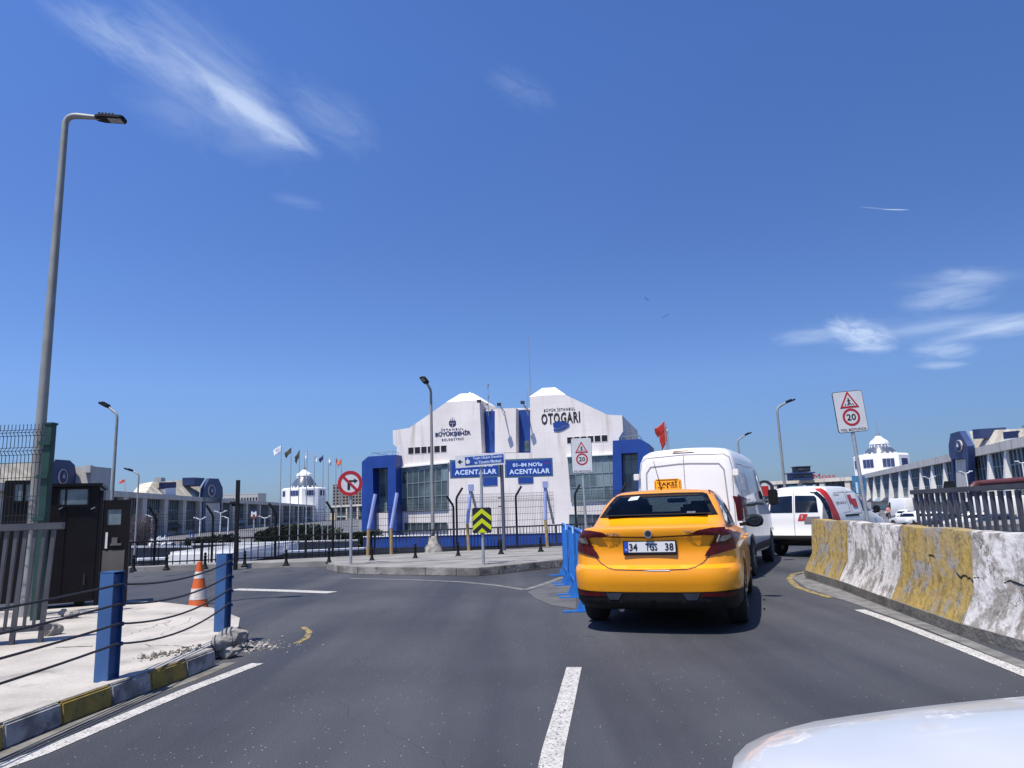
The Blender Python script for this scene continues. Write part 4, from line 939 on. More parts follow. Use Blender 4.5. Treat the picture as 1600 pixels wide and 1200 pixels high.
# ---------------------------------------------------------------- taxi
TX = G(1022,992); TYAW=-math.radians(19)
taxi = thing('taxi','yellow taxi saloon seen from behind in the middle of the road','taxi',(TX.x,TX.y-.05,0),TYAW); taxi.scale=(1.05,1.03,1.04)
Rg=[dict(zr=.235,zf=.20,yr=.30,yf=4.25,w=.74,rr=.25,tr=.02),
    dict(zr=.25,zf=.20,yr=.16,yf=4.42,w=.83,rr=.28,bow=.09,bf=.1),
    dict(zr=.31,zf=.26,yr=.10,yf=4.46,w=.872,rr=.3,bow=.10,bf=.1),
    dict(zr=.42,zf=.36,yr=.085,yf=4.47,w=.885,rr=.3,bow=.10),
    dict(zr=.50,zf=.46,yr=.07,yf=4.47,w=.892,rr=.3,bow=.11),
    dict(zr=.60,zf=.55,yr=.06,yf=4.45,w=.895,rr=.3,bow=.11),
    dict(zr=.655,zf=.60,yr=.075,yf=4.42,w=.895,rr=.3,bow=.11),
    dict(zr=.69,zf=.63,yr=.13,yf=4.40,w=.888,rr=.3,bow=.11,tr=.055),
    dict(zr=.78,zf=.68,yr=.15,yf=4.36,w=.886,rr=.28,bow=.105,tr=.06),
    dict(zr=.88,zf=.73,yr=.155,yf=4.28,w=.878,rr=.27,bow=.11,tr=.07),
    dict(zr=.95,zf=.76,yr=.14,yf=4.20,w=.868,rr=.26,bow=.12,tr=.08,zp=[(0,.95),(1.2,.905),(3.2,.86),(4.2,.76)]),
    dict(zr=1.01,zf=.80,yr=.12,yf=4.05,w=.850,rr=.24,bow=.13,tr=.09,zp=[(0,1.02),(1.0,.945),(3.0,.90),(4.1,.79)]),
    dict(zr=1.05,zf=.83,yr=.125,yf=3.9,w=.825,rr=.24,bow=.13,tr=.10,zp=[(0,1.065),(.9,.975),(3.0,.935),(4.0,.83)]),
    dict(zr=1.075,zf=.88,yr=.17,yf=3.7,w=.79,rr=.22,bow=.12,tr=.09,zp=[(0,1.09),(.9,.995),(3.0,.965),(3.8,.89)]),
    dict(zr=1.10,zf=.95,yr=.38,yf=3.4,w=.755,rr=.16,bow=.08,tr=.06,zp=[(0,1.125),(.9,1.02),(3.0,.985),(3.5,.97)]),
    dict(zr=1.13,zf=.99,yr=.60,yf=3.25,w=.75,rr=.13,bow=.06,tr=.04,zp=[(0,1.145),(1.0,1.05),(2.8,1.01),(3.4,.99)]),
    dict(zr=1.20,zf=1.10,yr=.74,yf=3.02,w=.722,rr=.13,bow=.06,tr=.05,tf=.05,zp=[(0,1.21),(1.2,1.15),(3,1.11)]),
    dict(zr=1.30,zf=1.25,yr=.93,yf=2.72,w=.675,rr=.13,bow=.06,tr=.05,tf=.04,crown=.0),
    dict(zr=1.39,zf=1.37,yr=1.12,yf=2.45,w=.61,rr=.13,bow=.06,tr=.04,tf=.04,crown=.0),
    dict(zr=1.432,zf=1.425,yr=1.24,yf=2.30,w=.575,rr=.14,bow=.06,tr=.03,tf=.04,crown=.01),
    dict(zr=1.455,zf=1.455,yr=1.36,yf=2.2,w=.52,rr=.15,bow=.05,tr=.02,tf=.03,crown=.015),
    dict(zr=1.468,zf=1.47,yr=1.50,yf=2.1,w=.36,rr=.12,bow=.03,crown=.015,topz=.01)]
tb=ringbody(Rg)
BV=BVHTree.FromBMesh(tb)
low=tb.copy()
tun=[(-.60,1.195),(.60,1.195),(.57,1.27),(.51,1.36),(.47,1.395),(-.47,1.395),(-.51,1.36),(-.57,1.27)]
cb=carve(tb,[(.98,.33),(3.62,.33)],.365,.5,.895,tun); tb.free()
for f in cb.faces:
    c_=f.calc_center_median(); h_=BV.find_nearest(c_)
    f.material_index = 1 if (h_[3]>.006 and c_.z>1.0) else 0
o=sm(obj('body',cb,M['taxi'],taxi),38); o.data.materials.append(M['cabindark'])
for q_ in (-.36,.36):
    obj('headrest',MB().box((q_,1.02,1.235),(.25,.10,.11)),M['cabindark'],taxi,bevel=.03)
    obj('front_headrest',MB().box((q_,2.0,1.25),(.26,.10,.16)),M['cabindark'],taxi,bevel=.035)
obj('parcel_shelf',MB().box((0,.86,1.19),(1.1,.4,.012)),M['cabindark'],taxi)
dv=obj('driver',MB().lathe([(.02,1.18),(.10,1.20),(.085,1.26),(.095,1.31),(.10,1.34),(.08,1.375),(.02,1.39)],c=(-.36,1.92,0),n=14),M['hair'],taxi)
obj('cabin_mirror',MB().box((.03,2.5,1.345),(.24,.03,.06)),M['cabindark'],taxi,bevel=.01)
# lower black bumper
def rearstrip(pts,name,m,par=taxi,o_=.005,g=.04,B=None,label=None,axis='R',side=1):
    o=obj(name,patch(B or BV,pts,axis,o_,g,side),M[m],par,label=label); sm(o,60); return o
n_=14
lowp=[(-.84+1.68*i/n_, .236) for i in range(n_+1)]; upp=[(.86-1.72*i/n_, .43+.035*abs(.86-1.72*i/n_)**6/.4-.03*abs((.86-1.72*i/n_)/.86)**8) for i in range(n_+1)]
bumper=rearstrip(lowp+upp,'bumper','plastic',o_=.012)
for s in (-1,1):
    rearstrip([(s*.47,.385),(s*.78,.375),(s*.80,.42),(s*.5,.425)],'reflector','tailred',bumper,.018)
    rearstrip([(s*.34,.35),(s*.44,.35),(s*.47,.42),(s*.3,.42)],'lower_insert','darksteel',bumper,.018)
# wheels
for y in (.98,3.62):
    for s in (-1,1): wheel(taxi,s*.775,y,.33,.205,s)
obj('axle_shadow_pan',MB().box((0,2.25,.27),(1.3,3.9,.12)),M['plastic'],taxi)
sm(obj('skirt',ringbody([dict(zr=.222,zf=.19,yr=.28,yf=4.27,w=.76,rr=.25,tr=.02),dict(zr=.25,zf=.20,yr=.145,yf=4.43,w=.842,rr=.28,bow=.09,bf=.1),dict(zr=.285,zf=.24,yr=.118,yf=4.44,w=.858,rr=.28,bow=.10,bf=.1)]),M['plastic'],taxi))
obj('exhaust',MB().tube([(-.35,.16,.235),(-.35,.6,.25)],.03,10),M['galv'],taxi)
# glass
rg=[(-.655,1.165),(-.4,1.158),(0,1.155),(.4,1.158),(.655,1.165),(.63,1.21),(.57,1.33),(.53,1.40),(.48,1.418),(.2,1.425),(-.2,1.425),(-.48,1.418),(-.53,1.40),(-.57,1.33),(-.63,1.21)]
rw=rearstrip(rg,'rear_window','tintglass',o_=.006)
fr_=bmesh.new(); ng=len(rg); gc=Vector((0,1.295)); inn=[gc+(Vector(q)-gc)*.90+Vector((0,.0)) for q in rg]
for i in range(ng):
    p4=[Vector(rg[i]),Vector(rg[(i+1)%ng]),inn[(i+1)%ng],inn[i]]
    q_=patch(BV,p4,'R',.0075,.08); me_=bpy.data.meshes.new('x'); q_.to_mesh(me_); q_.free(); fr_.from_mesh(me_); bpy.data.meshes.remove(me_)
obj('window_frit',fr_,M['plastic'],rw)
wsg=[(-.66,1.0),(.66,1.0),(.60,1.2),(.50,1.40),(-.50,1.40),(-.60,1.2)]
rearstrip(wsg,'windscreen','tintglass',o_=.004,axis='F')
rearstrip([(-.36,1.345),(-.25,1.355),(-.235,1.395),(-.335,1.388)],'sticker','signlight',rw,.010)
rearstrip([(.33,1.185),(.42,1.185),(.42,1.205),(.33,1.205)],'sticker','lampclear',rw,.010)
for s in (1,-1):
    sg=[(.80,1.075),(.95,1.055),(2.72,1.02),(3.0,1.05),(2.62,1.26),(2.38,1.39),(2.1,1.41),(1.5,1.405),(1.22,1.36),(.98,1.23)]
    sw=rearstrip(sg,'side_window','carglass',axis='S',side=s,o_=.005)
    for yy in (1.32,2.02): obj('pillar',pline(BV,[(yy,1.04),(yy+(.06 if yy<2 else .0),1.42)],.05,'S',.009,s),M['plastic'],sw)
    obj('window_trim',pline(BV,[(.78,1.063),(.97,1.04),(2.9,1.008)],.022,'S',.010,s),M['chrome'],sw)
    obj('door_gap',pline(BV,[(1.30,.98),(1.42,.62),(1.42,.32)],.008,'S',.002,s),M['taxiline'],taxi)
    obj('door_gap',pline(BV,[(2.05,.99),(2.08,.6),(2.08,.30)],.008,'S',.002,s),M['taxiline'],taxi)
    obj('door_gap',pline(BV,[(3.02,.95),(3.10,.6),(3.02,.30)],.008,'S',.002,s),M['taxiline'],taxi)
    for yy in (1.62,2.5): obj('door_handle',MB().tube([(s*.882,yy-.09,.87),(s*.905,yy-.07,.875),(s*.905,yy+.07,.875),(s*.88,yy+.09,.87)],.012,8),M['taxi'],taxi)
    # roof ditch
    obj('roof_seam',pline(BV,[(s*.56,1.22),(s*.535,1.40),(s*.51,2.25)],.016,'T',.004),M['taxiline'],taxi)
    # mirror
    mi=obj('mirror',MB().lathe([(.02,-.10),(.075,-.095),(.10,-.03),(.10,.03),(.07,.085),(.02,.10)],n=16,axis='X'),M['black'],taxi)
    mi.location=(s*1.0,2.86,1.04); mi.scale=(1.15,.8,.85); sm(mi)
    obj('mirror_glass',MB().lathe([(.075,0),(.075,.004)],c=(0,-.095,0),n=16,axis='Y'),M['carglass'],mi)
    obj('mirror_arm',MB().bar((s*-.17,0,-.06),(s*-.04,0,-.03),.07,.05),M['black'],mi)
    # tail lamps: boomerang shape wrapping round the corner
    T=[(.40,.998),(.50,1.03),(.62,1.047),(.76,1.045),(.843,1.02),(.852,.93),(.83,.865),(.74,.81),(.60,.775),(.535,.765),(.555,.81),(.60,.87),(.648,.925),(.66,.975),(.55,.985)]
    tl=rearstrip([(s*a,b) for a,b in (T if s>0 else T[::-1])],'tail_lamp','tailred',o_=.013,g=.03)
    C=[(.672,.915),(.70,.968),(.775,.972),(.785,.945),(.73,.915)]
    rearstrip([(s*a,b) for a,b in (C if s>0 else C[::-1])],'reversing_lamp','lampclear',tl,.018)
    C=[(.645,.915),(.66,.905),(.69,.975),(.675,.985)]
    rearstrip([(s*a,b) for a,b in (C if s>0 else C[::-1])],'lamp_trim','chrome',tl,.019)
    sp_=patch(BV,[(.10,.80),(.34,.83),(.30,.95),(.16,.985),(.10,.98)],'S',.014,.03,s); o=obj('lamp_side',sp_,M['tailred'],tl); sm(o,60)
# boot gap lines, badge, plate
obj('boot_gap',pline(BV,[(-.60,.79),(-.52,.71),(-.44,.665),(-.36,.65),(0,.642),(.36,.65),(.44,.665),(.52,.71),(.60,.79)],.009,'R',.003),M['taxiline'],taxi)
obj('boot_gap',pline(BV,[(-.53,.985),(0,.968),(.53,.985)],.014,'R',.003),M['taxiline'],taxi)
h_,nn,_,_=BV.ray_cast(Vector((0,-3,.875)),Vector((0,1,0))); py=h_.y
pr=obj('number_plate',MB().box((0,py-.012,.862),(.545,.02,.145)),M['plastic'],taxi,bevel=.004)
obj('plate_field',MB().box((.022,py-.0235,.872),(.475,.003,.105)),M['plate'],pr)
obj('plate_band',MB().box((-.24,py-.0235,.872),(.045,.003,.105)),M['plateblue'],pr)
tm=lambda x,y,z: Matrix.Translation((x,y,z)) @ Matrix.Rotation(PI/2,4,'X')
def ttext(s,w,h,x,z,m,name,par,dy=-.0265,bold=.0,B=BV,ext=.002,wide=None,rot=0):
    if dy is None:
        hh=B.ray_cast(Vector((x,-3,z)),Vector((0,1,0)))[0]; y=hh.y-.004
    else: y=py+dy
    return text(s,w,h,tm(x,y,z)@Matrix.Rotation(rot,4,'Z'),m,name,par,ext=ext,world=False,boldness=bold,wide=wide)
ttext('34',.085,.075,-.165,.872,M['ink'],'plate_digits',pr,bold=.02)
ttext('TGS',.12,.075,.02,.872,M['ink'],'plate_digits',pr,bold=.02)
ttext('38',.085,.075,.20,.872,M['ink'],'plate_digits',pr,bold=.02)
ttext('TR',.026,.02,-.24,.845,M['signwhite'],'plate_letters',pr)
ttext('AEGEA',.17,.024,-.36,1.008,M['greyvinyl'],'wordmark',taxi,dy=None,bold=.01,rot=.0)
ttext('MultiJet',.12,.02,.40,1.02,M['greyvinyl'],'wordmark',taxi,dy=None,bold=.01)
hb=BV.ray_cast(Vector((0,-3,1.01)),Vector((0,1,0)))[0]
bd=obj('badge',MB().lathe([(.042,-.012),(.042,0),(.038,.006)],n=28,axis='Y'),M['chrome'],taxi); bd.location=(0,hb.y-.004,1.005)
obj('badge_face',MB().lathe([(.030,-.017),(.030,-.004)],n=24,axis='Y'),M['ink'],bd)
# roof sign and antenna
rsm=MB(); _w,_h,_r=.165,.135,.03
rsm.prism([(x,-.06,z) for x,z in [(_w,.0),(_w,_h-_r),(_w-.01,_h-.01),(_w-_r,_h),(-_w+_r,_h),(-_w+.01,_h-.01),(-_w,_h-_r),(-_w,.0)]],(0,.12,0))
rs=obj('roof_sign',rsm,M['signyellow'],taxi); rs.location=(0,1.93,1.485)
obj('sign_border',MB().bar((-_w+.012,-.063,.012),(-_w+.012,-.063,_h-.03),.006).bar((_w-.012,-.063,.012),(_w-.012,-.063,_h-.03),.006).bar((-_w+.03,-.063,_h-.012),(_w-.03,-.063,_h-.012),.006),M['ink'],rs)
text('TAKSİ',.25,.06,Matrix.Translation((0,-.061,.078))@Matrix.Rotation(PI/2,4,'X'),M['ink'],'lettering',rs,world=False,boldness=.02)
for x0 in (-.1,.1): obj('sign_dash',MB().box((x0*.8,-.063,.03),(.09,.006,.006)),M['ink'],rs)
obj('sign_mark',MB().lathe([(.012,-.067),(.012,-.06)],c=(0,0,.03),n=8,axis='Y'),M['ink'],rs)
obj('antenna',MB().tube([(-.02,1.42,1.455),(-.02,1.40,1.50),(-.07,1.25,1.82)],[.022,.006,.0025],8),M['black'],taxi)
# bootlid scuff
rearstrip([(-.08,.634),(.10,.636),(.2,.634),(.19,.645),(.0,.642)],'scuff','signwhite',o_=.006)
# ---------------------------------------------------------------- big white van
VX=G(1085,935); VYAW=-math.radians(25)
vp=at(1078,800,12.7)
van=thing('panel_van','tall white panel van driving ahead of the yellow taxi','van',(vp.x,vp.y+.25,0),VYAW)
Rv=[dict(zr=.42,zf=.28,yr=.16,yf=5.3,w=.93,rr=.15,bow=.03),
    dict(zr=.50,zf=.35,yr=.02,yf=5.42,w=.97,rr=.18,bow=.05),
    dict(zr=.62,zf=.55,yr=.0,yf=5.45,w=.985,rr=.18,bow=.05),
    dict(zr=.66,zf=.65,yr=.05,yf=5.45,w=.985,rr=.16,bow=.04),
    dict(zr=1.0,zf=1.0,yr=.05,yf=5.35,w=.99,rr=.15,bow=.04),
    dict(zr=1.3,zf=1.18,yr=.06,yf=5.0,w=.985,rr=.15,bow=.04,zp=[(0,1.3),(3.6,1.28),(5.2,1.12)]),
    dict(zr=1.42,zf=1.28,yr=.065,yf=4.55,w=.97,rr=.15,bow=.04,zp=[(0,1.42),(3.6,1.36),(4.7,1.28)]),
    dict(zr=1.85,zf=1.75,yr=.09,yf=4.05,w=.925,rr=.15,bow=.04),
    dict(zr=2.12,zf=2.08,yr=.11,yf=3.72,w=.885,rr=.16,bow=.04),
    dict(zr=2.25,zf=2.22,yr=.14,yf=3.5,w=.83,rr=.2,bow=.04,crown=.02),
    dict(zr=2.31,zf=2.29,yr=.20,yf=3.3,w=.74,rr=.22,bow=.04,crown=.03),
    dict(zr=2.335,zf=2.32,yr=.4,yf=3.1,w=.5,rr=.2,bow=.02,crown=.03,topz=.01)]
vb=ringbody(Rv); VB=BVHTree.FromBMesh(vb)
cb=carve(vb,[(.95,.35),(4.25,.35)],.41,.5,.99); vb.free()
sm(obj('body',cb,M['vanwhite'],van),40)
def vp_(pts,name,m,axis='R',side=1,o_=.006,g=.08,par=van,B=VB): o=obj(name,patch(B,pts,axis,o_,g,side),M[m],par); sm(o,60); return o
def vl(pts,w,name='seam',m='seam',axis='R',side=1,o_=.006,par=van,B=VB): return obj(name,pline(B,pts,w,axis,o_,side),M[m],par)
vl([(0,.68),(0,2.22)],.012,'door_gap')
vl([(-.83,1.0),(-.83,1.95),(-.79,2.14),(-.70,2.2),(0,2.225),(.70,2.2),(.79,2.14),(.83,1.95),(.83,.75)],.010,'door_gap')
vl([(-.72,1.2),(-.70,1.92),(-.62,2.03),(-.1,2.06),(.1,2.06),(.62,2.03),(.70,1.92),(.74,1.2)],.022,'panel_crease')
vp_([(-.2,2.262),(.2,2.262),(.18,2.30),(-.18,2.30)],'brake_lamp','tailred',o_=.012,g=.05)
for s in (-1,1):
    vp_([(s*.88,1.02),(s*.965,1.02),(s*.955,1.40),(s*.885,1.48)][::s],'tail_lamp','tailred',o_=.014,g=.05)
    o=vp_([(.055,1.02),(.17,1.05),(.17,1.42),(.06,1.45)],'lamp_side','tailred','S',s,.014,.05)
    for z0 in (1.86,.95): obj('hinge',MB().box((s*.895,.085,z0),(.10,.07,.12)),M['vanwhite'],van,bevel=.01)
    vl([(.35,1.28),(1.6,1.28),(1.75,1.30),(3.1,1.28)],.05,'side_rail','plastic','S',s,.01)
    vl([(2.45,2.05),(2.45,.5)],.012,axis='S',side=s); vl([(1.15,2.0),(2.35,2.02)],.01,axis='S',side=s)
    vl([(.35,2.02),(1.05,2.02),(1.08,1.38),(.35,1.36),(.35,2.02)],.012,'panel_crease',axis='S',side=s)
    vl([(3.55,1.95),(3.45,1.35),(3.5,.5)],.012,axis='S',side=s)
    vp_([(2.65,1.38),(3.4,1.38),(3.45,1.95),(3.35,2.0),(2.68,2.0)],'side_window','carglass','S',s,.008)
    vp_([(3.55,1.36),(4.42,1.30),(4.0,1.72),(3.72,1.93),(3.56,1.95)],'side_window','carglass','S',s,.008)
    vp_([(.3,.45),(.45,.45),(.45,.60),(.3,.60)],'side_marker','tailred','S',s,.008)
    vl([(.0,.55),(.55,.52)],.12,'lower_trim','plastic','S',s,.009); vl([(1.4,.48),(3.8,.46)],.14,'lower_trim','plastic','S',s,.009)
    mi=obj('mirror',MB().box((0,0,0),(.20,.13,.34)).bar((-s*.1,0,-.1),(-s*.22,0,-.1),.05),M['plastic'],van,bevel=.02); mi.location=(s*1.10,4.12,1.42)
    for y in (.95,4.25): wheel(van,s*.87,y,.35,.225,s,.6)
vp_([(-.95,.44),(.95,.44),(.965,.56),(-.965,.56)],'bumper','plastic',o_=.012)
ttl=[(-.2,.85),(.2,.85)]
o=obj('number_plate',MB().box((0,.0,.86),(.54,.015,.115)),M['plate'],van)
# ---------------------------------------------------------------- small white van
kp=at(1240,840,17.3)
sv=thing('delivery_van','small white van with red and grey squares turning right by the barrier','van',(kp.x+.05,kp.y,0),-math.radians(46)); sv.scale=(.93,.95,.91)
Rk=[dict(zr=.30,zf=.22,yr=.14,yf=3.95,w=.78,rr=.2,bow=.05),
    dict(zr=.38,zf=.28,yr=.03,yf=4.08,w=.86,rr=.22,bow=.07),
    dict(zr=.50,zf=.5,yr=.0,yf=4.12,w=.895,rr=.22,bow=.08),
    dict(zr=.58,zf=.6,yr=.045,yf=4.10,w=.895,rr=.2,bow=.06),
    dict(zr=.9,zf=.85,yr=.06,yf=3.95,w=.895,rr=.2,bow=.06),
    dict(zr=1.08,zf=.98,yr=.08,yf=3.55,w=.88,rr=.2,bow=.06,zp=[(0,1.08),(2.6,1.06),(3.7,.95)]),
    dict(zr=1.14,zf=1.05,yr=.09,yf=3.2,w=.865,rr=.2,bow=.06,zp=[(0,1.14),(2.6,1.12),(3.3,1.05)]),
    dict(zr=1.45,zf=1.4,yr=.14,yf=2.75,w=.81,rr=.2,bow=.06),
    dict(zr=1.66,zf=1.62,yr=.20,yf=2.42,w=.755,rr=.22,bow=.07),
    dict(zr=1.76,zf=1.74,yr=.27,yf=2.2,w=.69,rr=.24,bow=.07,crown=.02),
    dict(zr=1.80,zf=1.79,yr=.40,yf=2.0,w=.55,rr=.24,bow=.05,crown=.02),
    dict(zr=1.815,zf=1.81,yr=.6,yf=1.8,w=.35,rr=.2,bow=.02,crown=.01,topz=.006)]
kb_=ringbody(Rk); KB=BVHTree.FromBMesh(kb_)
cb=carve(kb_,[(.72,.31),(3.35,.31)],.36,.45,.895); kb_.free()
sm(obj('body',cb,M['vanwhite'],sv),40)
kw=dict(par=sv,B=KB)
w1=vp_([(-.67,1.14),(-.035,1.14),(-.035,1.58),(-.58,1.56),(-.63,1.50)],'rear_window','carglass',o_=.008,**kw)
w2=vp_([(.04,1.14),(.62,1.14),(.58,1.50),(.53,1.56),(.04,1.58)],'rear_window','carglass',o_=.008,**kw)
vl([(.005,.56),(.005,1.74)],.014,'door_gap',**kw)
vp_([(-.88,.30),(.88,.30),(.89,.55),(-.89,.55)],'bumper','plastic',o_=.014,**kw)
for s in (-1,1):
    vp_([(s*.71,.98),(s*.83,.98),(s*.79,1.45),(s*.72,1.55)][::s],'tail_lamp','lampclear',o_=.012,g=.05,**kw)
    vp_([(.15,.94),(.27,.92),(.28,1.2),(.24,1.45),(.19,1.66),(.15,1.66),(.15,1.4)],'lamp_side','carglass','S',s,.014,.05,**kw)
    vp_([(.29,.80),(.74,.80),(.64,1.10),(.50,1.45),(.34,1.74),(.20,1.74),(.26,1.45),(.30,1.10)],'red_stripe','red','S',s,.012,.05,**kw)
    vl([(.72,1.62),(1.38,1.64),(1.40,1.12),(.98,1.10)],.012,'panel_crease',axis='S',side=s,**kw)
    vl([(1.5,1.64),(2.1,1.64),(2.15,1.08),(1.55,1.06),(1.5,1.64)],.012,'panel_crease',axis='S',side=s,**kw)
    vp_([(2.25,1.12),(3.15,1.09),(2.72,1.48),(2.5,1.60),(2.28,1.62)],'side_window','carglass','S',s,.008,**kw)
    vl([(2.2,1.66),(2.22,.45)],.012,axis='S',side=s,**kw); vl([(1.42,1.68),(1.42,.4)],.010,axis='S',side=s,**kw)
    vl([(1.05,1.02),(1.9,1.02)],.05,'slide_rail','plastic',axis='S',side=s,**kw)
    vp_([(1.52,1.33),(1.75,1.33),(1.75,1.56),(1.52,1.56)],'red_square','red','S',s,.010,.06,**kw)
    vp_([(1.68,1.22),(2.0,1.22),(2.0,1.45),(1.68,1.45)],'grey_square','red','S',s,.013,.06,**kw)
    vl([(.62,1.35),(1.3,1.35)],.035,'phone_lettering','greyvinyl','S',s,.009,**kw) if False else None
    mi=obj('mirror',MB().box((0,0,0),(.16,.14,.2)),M['plastic'],sv,bevel=.03); mi.location=(s*.98,2.92,1.14)
    for y in (.72,3.35): wheel(sv,s*.79,y,.31,.19,s,.6)
rs_=vp_([(.10,.93),(.30,.93),(.36,1.10),(.16,1.10)],'red_square','red',o_=.010,g=.06,**kw)
gs_=vp_([(.26,.86),(.62,.86),(.66,1.03),(.32,1.03)],'grey_square','greyvinyl',o_=.013,g=.06,**kw)
ttext('24',.15,.09,.48,.945,M['red'],'lettering',sv,dy=None,B=KB,bold=.03)
ttext('7',.06,.09,.22,1.015,M['signwhite'],'lettering',sv,dy=None,B=KB,bold=.03).location=(0,-.012,0)
def sidetext(s,w,h,y,z,m,par,B,ext=.003):
    hh=B.ray_cast(Vector((3,y,z)),Vector((-1,0,0)))[0]
    return text(s,w,h,frame((hh.x+.006,y,z),(0,1,0),(0,0,1)),m,'lettering',par,ext=ext,world=False,boldness=.01)
sidetext('0850 228 02 24',.62,.055,1.0,1.36,M['greyvinyl'],sv,KB)
sidetext('TESLİMAT',.4,.04,.85,1.57,M['greyvinyl'],sv,KB)
obj('door_handle',MB().box((-.10,.045,.93),(.22,.05,.05)),M['plastic'],sv,bevel=.01)
obj('wiper',MB().bar((-.12,.03,.93),(-.05,.05,1.22),.02).bar((-.2,.03,.98),(-.12,.04,1.2),.015),M['plastic'],sv)
np_=obj('number_plate',MB().box((-.42,.035,.74),(.50,.02,.15)),M['plastic'],sv)
obj('plate_field',MB().box((-.42,.022,.735),(.44,.004,.105)),M['plate'],np_)
text('34 FFV 864',.40,.075,tm(-.42,.019,.735),M['ink'],'plate_digits',np_,ext=.002,world=False,boldness=.02)
obj('wordmark',MB().box((-.48,.042,.93),(.26,.006,.025)),M['greyvinyl'],sv)
obj('brake_lamp',MB().box((-.22,.24,1.70),(.22,.03,.02)),M['plastic'],sv)
# ---------------------------------------------------------------- own car, nose in the corner
oc=thing('white_car','glossy white car nose filling the bottom right corner','car',(1.37,.205,0),math.radians(7)); oc.scale=(1,1,1.025)
Rh=[dict(zr=.22,zf=.22,yr=-1.2,yf=1.40,w=.80,rf=.2,bf=.10),
    dict(zr=.35,zf=.32,yr=-1.2,yf=1.55,w=.88,rf=.24,bf=.12),
    dict(zr=.60,zf=.57,yr=-1.2,yf=1.55,w=.90,rf=.26,bf=.13),
    dict(zr=.80,zf=.76,yr=-1.2,yf=1.52,w=.90,rf=.26,bf=.13,tf=.06),
    dict(zr=.92,zf=.85,yr=-1.2,yf=1.46,w=.89,rf=.24,bf=.13,tf=.06),
    dict(zr=.97,zf=.885,yr=-1.15,yf=1.38,w=.86,rf=.22,bf=.13,tf=.07),
    dict(zr=.995,zf=.905,yr=-1.1,yf=1.26,w=.81,rf=.2,bf=.13,tf=.08,crown=.01),
    dict(zr=1.01,zf=.915,yr=-1.0,yf=1.08,w=.70,rf=.2,bf=.12,tf=.08,crown=.035),
    dict(zr=1.015,zf=.925,yr=-.9,yf=.8,w=.5,rf=.2,bf=.1,tf=.08,crown=.055,topz=.03)]
hb_=ringbody(Rh); HB=BVHTree.FromBMesh(hb_)
sm(obj('body',hb_,M['hoodwhite'],oc),50)
obj('hood_crease',pline(HB,[(-.42,-.6),(-.36,.4),(-.25,1.05)],.010,'T',.002),M['hoodwhite'],oc)
for s in (-1,1):
    C=[(.45,.62),(.80,.64),(.84,.74),(.78,.78),(.48,.72)]
    o=obj('headlight',patch(HB,[(s*a,b) for a,b in (C if s>0 else C[::-1])],'F',.006,.05),M['lampclear'],oc); sm(o,60)
    wheel(oc,s*.80,.55,.31,.2,s)
obj('grille',patch(HB,[(-.38,.52),(.38,.52),(.4,.7),(-.4,.7)],'F',.006,.05),M['plastic'],oc)
#@@PART2
# ================================================================ HEADQUARTERS BUILDING
hx = at(612,795,77); HQ = Plane((hx.x,hx.y),(hx.x+24*math.cos(math.radians(15)),hx.y-24*math.sin(math.radians(15))))
hq = thing('station_building','white gabled headquarters building with blue portals behind the railing','building',tuple(HQ.P(11,LOW)))
def hpts(l, o_=0.0, zmin=None):
    out=[]
    for px,py in l:
        u,z=HQ.uz(px,py); 
        if zmin is not None and py>=838: z=zmin
        out.append(HQ.P(u,z,o_))
    return out
BK=-HQ.n
def hprism(l, o_, depth, name, m, zmin=LOW, par=hq, label=None, bevel=0):
    return obj(name, MB().prism(hpts(l,o_,zmin), BK*depth), M[m] if isinstance(m,str) else m, par, world=True, label=label, bevel=bevel)
hprism([(620,840),(620,698.6),(614.4,693.7),(613.6,672.6),(639.6,668.6),(673.8,645),(698,628),(749,624.7),(753,709),(753,840)],0,16,'left_wall','white_wall')
hprism([(829,840),(829,709),(828,620),(847,617.5),(882.6,616.6),(949,648),(972,649),(973.6,674),(967,684),(967,840)],0,16,'right_wall','white_wall')
hprism([(753,840),(753,708),(829,707.5),(829,840)],-.004,15.9,'middle_wall','white_wall')
hprism([(773,707),(773,638.5),(806,637.5),(806,707)],-.05,6,'centre_pillar','white_wall')
hprism([(752,706),(752,640.5),(829,638),(829,706)],-1.3,8,'blue_recess','blue')
hprism([(752,640),(752,637),(829,634),(829,637)],-1.5,8,'parapet','white_wall')
def cap(l, depth, name):
    """white sheet pyramid: l = front base left, top left, top right, base right (pixels)"""
    f=hpts(l); bkv=BK*depth; ins=BK*(depth*.45)
    a,b,c,d=f
    mb=MB(); A=a; D=d; Bk=a+bkv; Dk=d+bkv; b2=b+BK*.6; c2=c+BK*.6; b3=b2+BK*1.2; c3=c2+BK*1.2
    V=[mb.b.verts.new(v) for v in (A,D,Dk,Bk,b2,c2,c3,b3)]
    for q in ((0,1,5,4),(1,2,6,5),(2,3,7,6),(3,0,4,7),(4,5,6,7),(3,2,1,0)): mb.b.faces.new([V[i] for i in q])
    return obj(name, mb, M['cap_white'], hq, world=True)
cap([(697,628.5),(716.5,614),(736,613.3),(750,624.8)],6,'roof_cap')
cap([(827,620),(845.5,605),(865.5,604),(884,616.8)],6,'roof_cap')
obj('light_dome', MB().lathe([(.12,0),(.16,.12),(.12,.28),(.01,.32)],c=tuple(HQ.P(HQ.uz(727,612)[0],HQ.uz(726,614)[1],-1.6)),n=12), M['cap_white'], hq, world=True)
